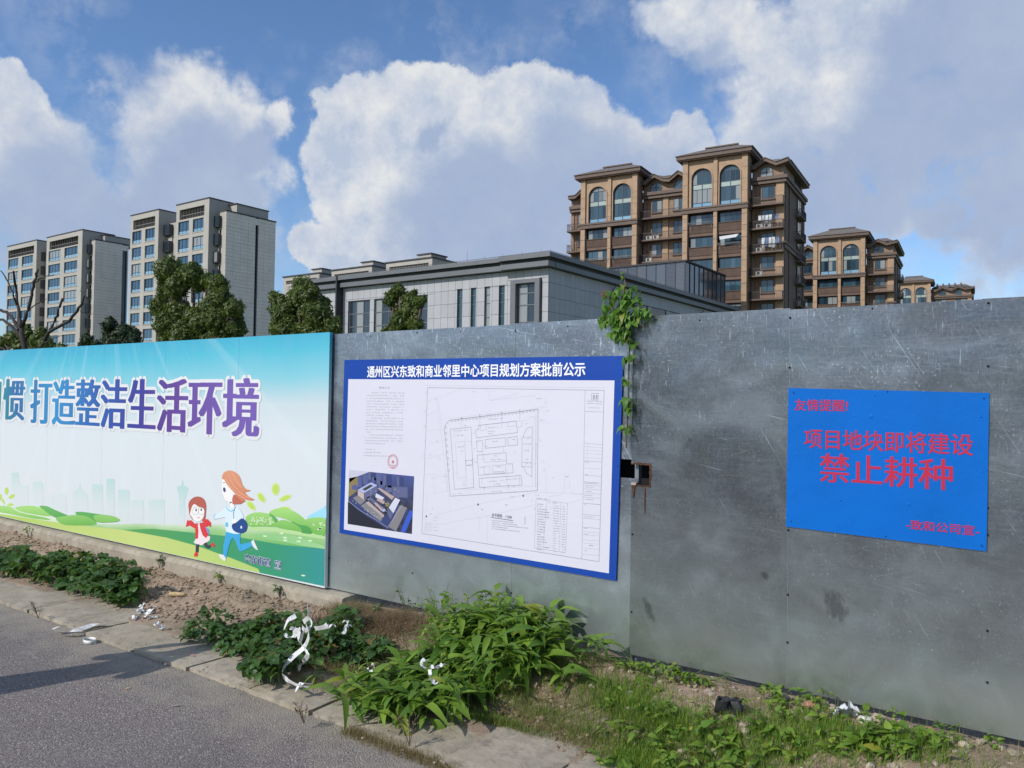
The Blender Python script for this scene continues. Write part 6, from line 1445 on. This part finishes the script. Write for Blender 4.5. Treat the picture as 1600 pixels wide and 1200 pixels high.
grass('dry_grass', 'straw and dry bits on the rubble at the right', 6500, gauss_at([(850, 1100, .2, .08), (750, 1100, .15, .05), (820, 1125, .2, .04), (900, 1150, .15, .05), (1000, 1130, .2, .1), (1000, 1060, .2, .12), (1080, 1090, .25, .12), (1250, 1150, .4, .12), (940, 1080, .2, .1), (1400, 1160, .3, .1)]), .01, .05, .0012, L_DRY, 45, 1.9)
grass('dry_grass', 'reddish brown dead stalks matted at the fence foot between the footing and the central clump', 6500, lambda rr: (rr.gauss(-4.0, .26), min(4.22, rr.gauss(4.0, .12))), .03, .11, .0014, leafmat('dead_stalk', (.15, .085, .05), (.30, .19, .11), (.12, .13, .05), .2), 50, 1.9)
def edgef(a, b, sy=.03, y0=2.95): return lambda rr: (rr.uniform(a, b), y0 + rr.gauss(0, sy))
grass('dry_grass', 'tawny grass fringe along the road edge at the bottom', 1900, edgef(-3.15, -2.35, .03, 2.93), .015, .06, .0012, L_DRY, 46, .9)
grass('dry_grass', 'flattened dry weeds at the road edge near the shadow', 900, edgef(-4.95, -4.6, .05, 3.05), .008, .03, .0012, M('dead_weed', (.13, .075, .045), .9), 47, 1.8)
grass('green_grass', 'tiny grass tufts growing in the slab joints', 420, lambda rr: (rr.choice([-3.45, -2.5, -4.0, -6.2, -6.15]) + rr.gauss(0, .03), rr.uniform(3.0, 3.4)), .008, .035, .0012, L_LIME, 48, .9)
grass('green_grass', 'thin blades of grass along the foot of the fence', 1100, lambda rr: (rr.uniform(-4.7, .3), rr.gauss(4.2, .025)), .02, .12, .0011, L_GRASS, 49, .8)

# ------------------------------------------------------------------ litter
def ribbon(mb, pts, wdt, up=Vector((0, 0, 1)), sub=4, twist=0.):
    P3 = [Vector(p) for p in pts]; out = []
    for i in range(len(P3) - 1):
        p0 = P3[max(i - 1, 0)]; p1 = P3[i]; p2 = P3[i + 1]; p3 = P3[min(i + 2, len(P3) - 1)]
        for k in range(sub):
            t = k / sub; out.append(.5 * ((2 * p1) + (p2 - p0) * t + (2 * p0 - 5 * p1 + 4 * p2 - p3) * t * t + (3 * p1 - p0 - 3 * p2 + p3) * t ** 3))
    out.append(P3[-1]); b = len(mb.v); n = len(out)
    for i, p in enumerate(out):
        d = (out[min(i + 1, n - 1)] - out[max(i - 1, 0)]).normalized(); s_ = d.cross(up)
        if s_.length < .05: s_ = Vector((1, 0, 0))
        s_.normalize()
        if twist: s_ = Matrix.Rotation(twist * math.sin(i * .55), 3, d) @ s_
        mb.v += [tuple(p - s_ * wdt / 2), tuple(p + s_ * wdt / 2)]
    for i in range(n - 1): mb.f.append((b + 2 * i, b + 2 * i + 1, b + 2 * i + 3, b + 2 * i + 2))
    return mb
def tape(label, strips, wdt=.026, twist=.0, up=None):
    mb = MB()
    for s_ in strips: ribbon(mb, s_, wdt, up or Vector((0, 0, 1)), twist=twist)
    m = mb.mesh('white_tape', WHITE, False, fix=False); o = put('white_tape', m)
    sol = o.modifiers.new('thickness', 'SOLIDIFY'); sol.thickness = .0008
    return tag(o, label, 'tape')
def gz_(p, h): q = on_z(p[0], p[1], .03); return Vector((q.x, q.y, .032 + h))
tape('flat white tape lying across the road edge on the left', [[gz_((82, 986), .012), gz_((100, 984), .03), gz_((125, 985), .012), gz_((150, 979), .018), gz_((172, 978), .004)], [gz_((88, 989), .006), gz_((110, 990), .012), (gz_((135, 983), .014))]], .045, up=Vector((.1, .5, .7)))
c0 = gz_((140, 998), .0)
mb = MB(); b = 0
for k in range(21): a = k * 6.2832 / 20; mb.v += [(c0.x + .052 * math.cos(a), c0.y + .038 * math.sin(a), .003), (c0.x + .052 * math.cos(a), c0.y + .038 * math.sin(a), .029)]
for k in range(20): mb.f.append((2 * k, 2 * k + 2, 2 * k + 3, 2 * k + 1))
o = put('tape_ring', mb.mesh('tape_ring', WHITE, True, fix=False)); o.modifiers.new('thickness', 'SOLIDIFY').thickness = .0015; tag(o, 'small ring of white tape standing on the asphalt edge', 'tape')
def crumple(label, px, py, r, n, seed, z=.03, wd=.025, lift=0.):
    rr = random.Random(seed); c = on_z(px, py, z + lift); st_ = []
    for k in range(n):
        a = rr.uniform(0, 6.28); pts = []; p = Vector((c.x + rr.uniform(-r, r) * .6, c.y + rr.uniform(-r, r) * .4, max(gz(c.x, c.y), .03) + .02 + lift))
        for j in range(6): a += rr.uniform(-1.3, 1.3); p = p + Vector((math.cos(a) * r * .42, math.sin(a) * r * .3, rr.uniform(-.02, .024))); p.z = max(p.z, max(gz(p.x, p.y), .03) + .008 + lift * .6); pts.append(p.copy())
        st_.append(pts)
    return tape(label, st_, wd, twist=.9)
crumple('crumpled heap of white tape at the soil edge between the two vine mounds', 224, 962, .085, 7, 61)
crumple('white tape scrap caught in the left vine mound', 103, 912, .06, 2, 62, lift=.03)
crumple('tiny white scrap at the left tip of the middle vine mound', 253, 987, .03, 3, 63, wd=.02)
crumple('white tape curl on the dry straw left of the central clump', 581, 1040, .055, 5, 64, .08, lift=.12)
crumple('white tape curl caught in the central clump', 666, 1032, .045, 3, 65, .1, lift=.30, wd=.02)
crumple('white tape curl on top of the vines, right of the long streamer', 533, 975, .05, 3, 66, .1, lift=.22, wd=.02)
crumple('white tape curl on top of the vines, left of the long streamer', 448, 975, .05, 3, 67, .1, lift=.20, wd=.02)
def V3(px, py, Y): return on_y(px, py, Y - .13 if Y > 3.25 else Y)
tape('long white tape streamer trailing down the vines onto the slab', [
    [V3(481, 945, 3.66), V3(482, 960, 3.58), V3(478, 975, 3.50), V3(483, 990, 3.28), V3(476, 1010, 3.18), V3(458, 1026, 3.12), V3(445, 1040, 3.08), V3(441, 1054, 3.06), V3(450, 1063, 3.04)],
    [V3(450, 1063, 3.04), V3(468, 1072, 3.02), V3(484, 1073, 3.08)], [V3(462, 1081, 3.0), V3(470, 1068, 3.04), V3(487, 1069, 3.10)],
    [V3(476, 985, 3.42), V3(470, 1005, 3.34), V3(481, 1022, 3.27), V3(472, 1035, 3.22), V3(466, 1046, 3.18)],
    [V3(444, 984, 3.42), V3(450, 970, 3.46), V3(462, 962, 3.5)], [V3(474, 972, 3.5), V3(482, 966, 3.5), V3(487, 975, 3.48), V3(478, 985, 3.44), V3(472, 980, 3.44)], [V3(492, 982, 3.46), V3(506, 980, 3.46), V3(511, 976, 3.46)], [V3(462, 996, 3.4), V3(460, 988, 3.4), V3(467, 985, 3.4), V3(466, 998, 3.4), V3(468, 1004, 3.4)]], .030, twist=.25, up=Vector((.2, 1, .3)))
# corn cob, clod, rubble lumps, rubber scraps
cc = on_z(277, 932, .09); cob = MB(); dirn = Vector((.9, .45, .02)).normalized(); pts = [Vector((cc.x, cc.y, gz(cc.x, cc.y) + .022)) + dirn * (t - .5) * .15 for t in (0, .08, .3, .6, .85, 1)]
cob.tube(pts, [.009, .016, .019, .018, .014, .006], 10); tag(cob.build('corn_cob', M('cob', (.56, .42, .22), .85, var=.3, vs=90, bump=.8, bs=120), smooth=True), 'bare dry corn cob lying on the brown soil', 'corn cob')
def lump(name, label, cat, px, py, r, mat, seed, sq=.7, group=None, z=.1):
    p = on_z(px, py, z); v, f = ico(r, seed, sq, 2); o = MB().add(v, f).build(name, mat, fix=False); g = gz(p.x, p.y); o.location = (p.x, min(p.y, 4.22), max(g, .02) + r * sq * .35); o.rotation_euler = (0, 0, seed); return tag(o, label, cat, group)
lump('soil_lump', 'fist-sized brown clod at the foot of the left vine mound', 'clod', 161, 932, .045, SOIL, 5, .8, z=.03)
for i, (px, py, r, mt, lb) in enumerate([(1112, 1082, .018, WHITE, 'small white stone under the metal sheet near the weeds'), (1213, 1106, .026, STONE, 'pale stone left of the plastic bag'), (1283, 1103, .034, BRICKR, 'pinkish broken brick left of the plastic bag'), (1326, 1128, .028, M('white_stone', (.62, .60, .55), .9, bump=.5), 'whitish flat stone just below the plastic bag'), (1385, 1133, .050, STONE, 'large tan rubble lump right of the plastic bag'), (1350, 1150, .030, M('white_stone', (.62, .60, .55), .9, bump=.5), 'pale stone below the large tan lump'), (1452, 1158, .045, BRICKR, 'reddish rubble lump near the right edge'), (1476, 1172, .040, STONE, 'tan rubble lump beside the reddish one'), (1410, 1130, .022, STONE, 'small tan stone above the reddish lump'), (1075, 1075, .02, STONE, 'tiny tan stone near the fence foot left of the rubber scrap'), (1515, 1160, .03, STONE, 'tan stone under the fence at the right edge'), (1305, 1128, .022, STONE, 'tan stone between brick and white stone')]):
    lump('rubble_stone', lb, 'stone', px, py, r, mt, 40 + i, random.uniform(.5, .8), z=.15)
def rubber(label, px, py, h, seed):
    p = on_z(px, py, .14); g = gz(p.x, p.y); v, f = ico(1, seed + 11, 1, 3); q = []
    for a in v:
        a = Vector(a); k = 1 + .25 * noise.noise(a * 1.6 + Vector((seed, 0, 0)))
        x, y, z = a.x * .034 * k, a.y * .03 * k, a.z * h * .55 * k
        if a.z > .45: z -= (a.z - .45) * h * .9            # sunken open mouth
        q.append((x + z * .25 * (1 if seed == 1 else -.6), y, z))
    o = MB().add(q, f).build('rubber_scrap', RUBBER, smooth=True, fix=False); o.location = (p.x, p.y, g + h * .45); tag(o, label, 'rubber scrap')
rubber('crumpled black rubber scrap standing in the weeds, the larger left one of two', 1128, 1130, .13, 1); rubber('crumpled black rubber scrap in the weeds, the smaller right one of two', 1150, 1132, .115, 2)
# plastic bag: crumpled pale sheet
p = on_y(1324, 1112, 4.16); bg = grid('plastic_bag', -.055, .055, -.05, .05, 22, 20, lambda x, y: .045 * abs(noise.noise(Vector((x * 26, y * 30, 3)))) + .03 * noise.noise(Vector((x * 50, y * 45, 7))) + .035 * math.exp(-(x * x + y * y) * 500), M('bag_plastic', (.58, .60, .60), .35))
bg.location = (p.x, 4.15, gz(p.x, 4.15) + .02); bg.rotation_euler = (R(-38), 0, .5); tag(bg, 'crumpled pale grey plastic bag at the foot of the metal sheet', 'plastic bag')
# small pink petal and dry leaves on the asphalt
for i, (px, py, c, lb) in enumerate([(300, 1032, (.60, .22, .22), 'pink scrap lying on the slab by the shadow tip'), (200, 1076, (.45, .28, .12), 'small orange dry leaf on the asphalt in the middle of the shadow edge'), (115, 994, (.50, .30, .15), 'small orange bit by the flat tape'), (275, 1103, (.30, .27, .25), 'narrow pale scrap pressed into the asphalt')]):
    q = on_z(px, py, .004); r_ = .018 if i != 3 else .03; v = [(-r_, -.004, .001), (0, -.008, .004), (r_, -.002, .002), (r_ * .4, .008, .005), (-r_ * .6, .007, .002)]
    o = MB().add(v, [(0, 1, 2, 3, 4)]).build('paper_scrap' if i in (0, 3) else 'dry_leaf', M('scrap_%d' % i, c, .8), fix=False); o.location = q + Vector((0, 0, .034 if i == 0 else 0)); o.rotation_euler = (0, 0, .6 + i if i != 3 else 1.0); tag(o, lb, 'scrap' if i in (0, 3) else 'leaf')

# ------------------------------------------------------------------ the passer-by whose shadow falls on the road (stands left of the picture)
def skin_fig(name, verts, edges, radii, mat, parent, sub=2):
    m = bpy.data.meshes.new(name); m.from_pydata([tuple(v) for v in verts], edges, []); o = put(name, m, mat, parent)
    o.modifiers.new('skin', 'SKIN'); m.skin_vertices[0].data[0].use_root = True
    for i, r in enumerate(radii): m.skin_vertices[0].data[i].radius = r if isinstance(r, tuple) else (r, r)
    s_ = o.modifiers.new('sub', 'SUBSURF'); s_.levels = sub; s_.render_levels = sub; return o
per = empty('person', (-5.66, 1.02, 0), R(0), label='person in dark jacket and trousers holding up a phone, standing on the road', cat='person')
fw_ = Vector((.2, .98, 0)).normalized(); rt = Vector((.98, -.2, 0)).normalized()
def bp(r, f, z): return rt * r + fw_ * f + Vector((0, 0, z))
vs = [bp(0, 0, .93), bp(0, .0, 1.12), bp(0, .02, 1.32), bp(0, .02, 1.44), bp(0, .05, 1.53), bp(.17, .02, 1.40), bp(-.17, .02, 1.40), bp(.25, .12, 1.20), bp(-.25, .12, 1.20), bp(.13, .36, 1.38), bp(-.13, .36, 1.38), bp(.09, .42, 1.44), bp(-.09, .42, 1.44),
      bp(.10, 0, .86), bp(-.10, 0, .86), bp(.12, .03, .48), bp(-.12, .03, .48), bp(.12, -.02, .09), bp(-.12, -.02, .09), bp(.13, .15, .045), bp(-.13, .15, .045), bp(0, .06, 1.62), bp(0, .065, 1.70)]
es = [(0, 1), (1, 2), (2, 3), (3, 4), (3, 5), (3, 6), (5, 7), (6, 8), (7, 9), (8, 10), (9, 11), (10, 12), (0, 13), (0, 14), (13, 15), (14, 16), (15, 17), (16, 18), (17, 19), (18, 20), (4, 21), (21, 22)]
rd = [(.16, .12), (.15, .11), (.17, .12), (.10, .08), .055, .075, .075, .055, .055, .04, .04, .032, .032, .10, .10, .065, .065, .045, .045, .04, .04, (.085, .10), (.08, .09)]
skin_fig('body', vs, es, rd, M('dark_jacket', (.03, .035, .05), .8), per)
hd = MB(); v, f = ico(1, 3, 1, 3); hd.add([(q[0] * .078, q[1] * .095, q[2] * .11) for q in [Vector(k).normalized() for k in v]], f); o = hd.build('face', M('skin_tone', (.50, .30, .21), .6), per, smooth=True, fix=False); o.location = bp(0, .075, 1.64)
hr = MB(); hr.add([(q[0] * .092, q[1] * .105, q[2] * .12) for q in [Vector(k).normalized() for k in v] ], [q for q in f]); o = hr.build('hair', M('black_hair', (.012, .011, .011), .6), per, smooth=True, fix=False); o.location = bp(0, .045, 1.665)
for sgn in (-1, 1):
    hb = bp(sgn * .075, .44, 1.46)
    for k in range(4): b0 = hb + Vector((0, 0, .028 - k * .018)); MB().tube([b0, b0 + fw_ * .03 + rt * sgn * .012, b0 + fw_ * .045 - rt * sgn * .012], [.0095, .0085, .007], 6).build('finger', M('skin_tone', (.5, .3, .21), .6), per, smooth=True)
    MB().tube([hb + Vector((0, 0, .02)), hb - rt * sgn * .025 + Vector((0, 0, .035))], [.011, .009], 6).build('thumb', M('skin_tone', (.5, .3, .21), .6), per, smooth=True)
    MB().tube([bp(sgn * .095, .40, 1.43), hb - Vector((0, 0, .0))], [.028, .034], 8).build('hand', M('skin_tone', (.5, .3, .21), .6), per, smooth=True)
ph = boxm(-.075, .075, -.004, .004, -.037, .037).build('phone', M('phone_black', (.01, .01, .012), .2)); ph.location = per.location + bp(0, .475, 1.47); ph.rotation_euler = (0, 0, math.atan2(rt.y, rt.x)); tag(ph, 'black phone held up by the person on the road', 'phone')
# grassy shoots that poke out of the central clump, long thin blades of a second kind
shoots('yellowing narrow-leaved weed in the dry straw left of the central clump', 'narrow_weed', 'plant', [(*gp(560, 1060), .6), (*gp(590, 1050), .8), (*gp(545, 1045), .6)], 14, .15, .12, leafset('narrow', 4, .12, .014, L_LIME, 'lance', (.2, .9)), 5, 90, (.6, 1.3), seed=91, stemr=.0015)
grass('green_grass', 'long grass blades standing through the middle of the central clump', 500, lambda rr: (rr.uniform(-3.4, -2.6), rr.gauss(3.72, .12)), .12, .30, .0022, L_BROAD, 92, .9)
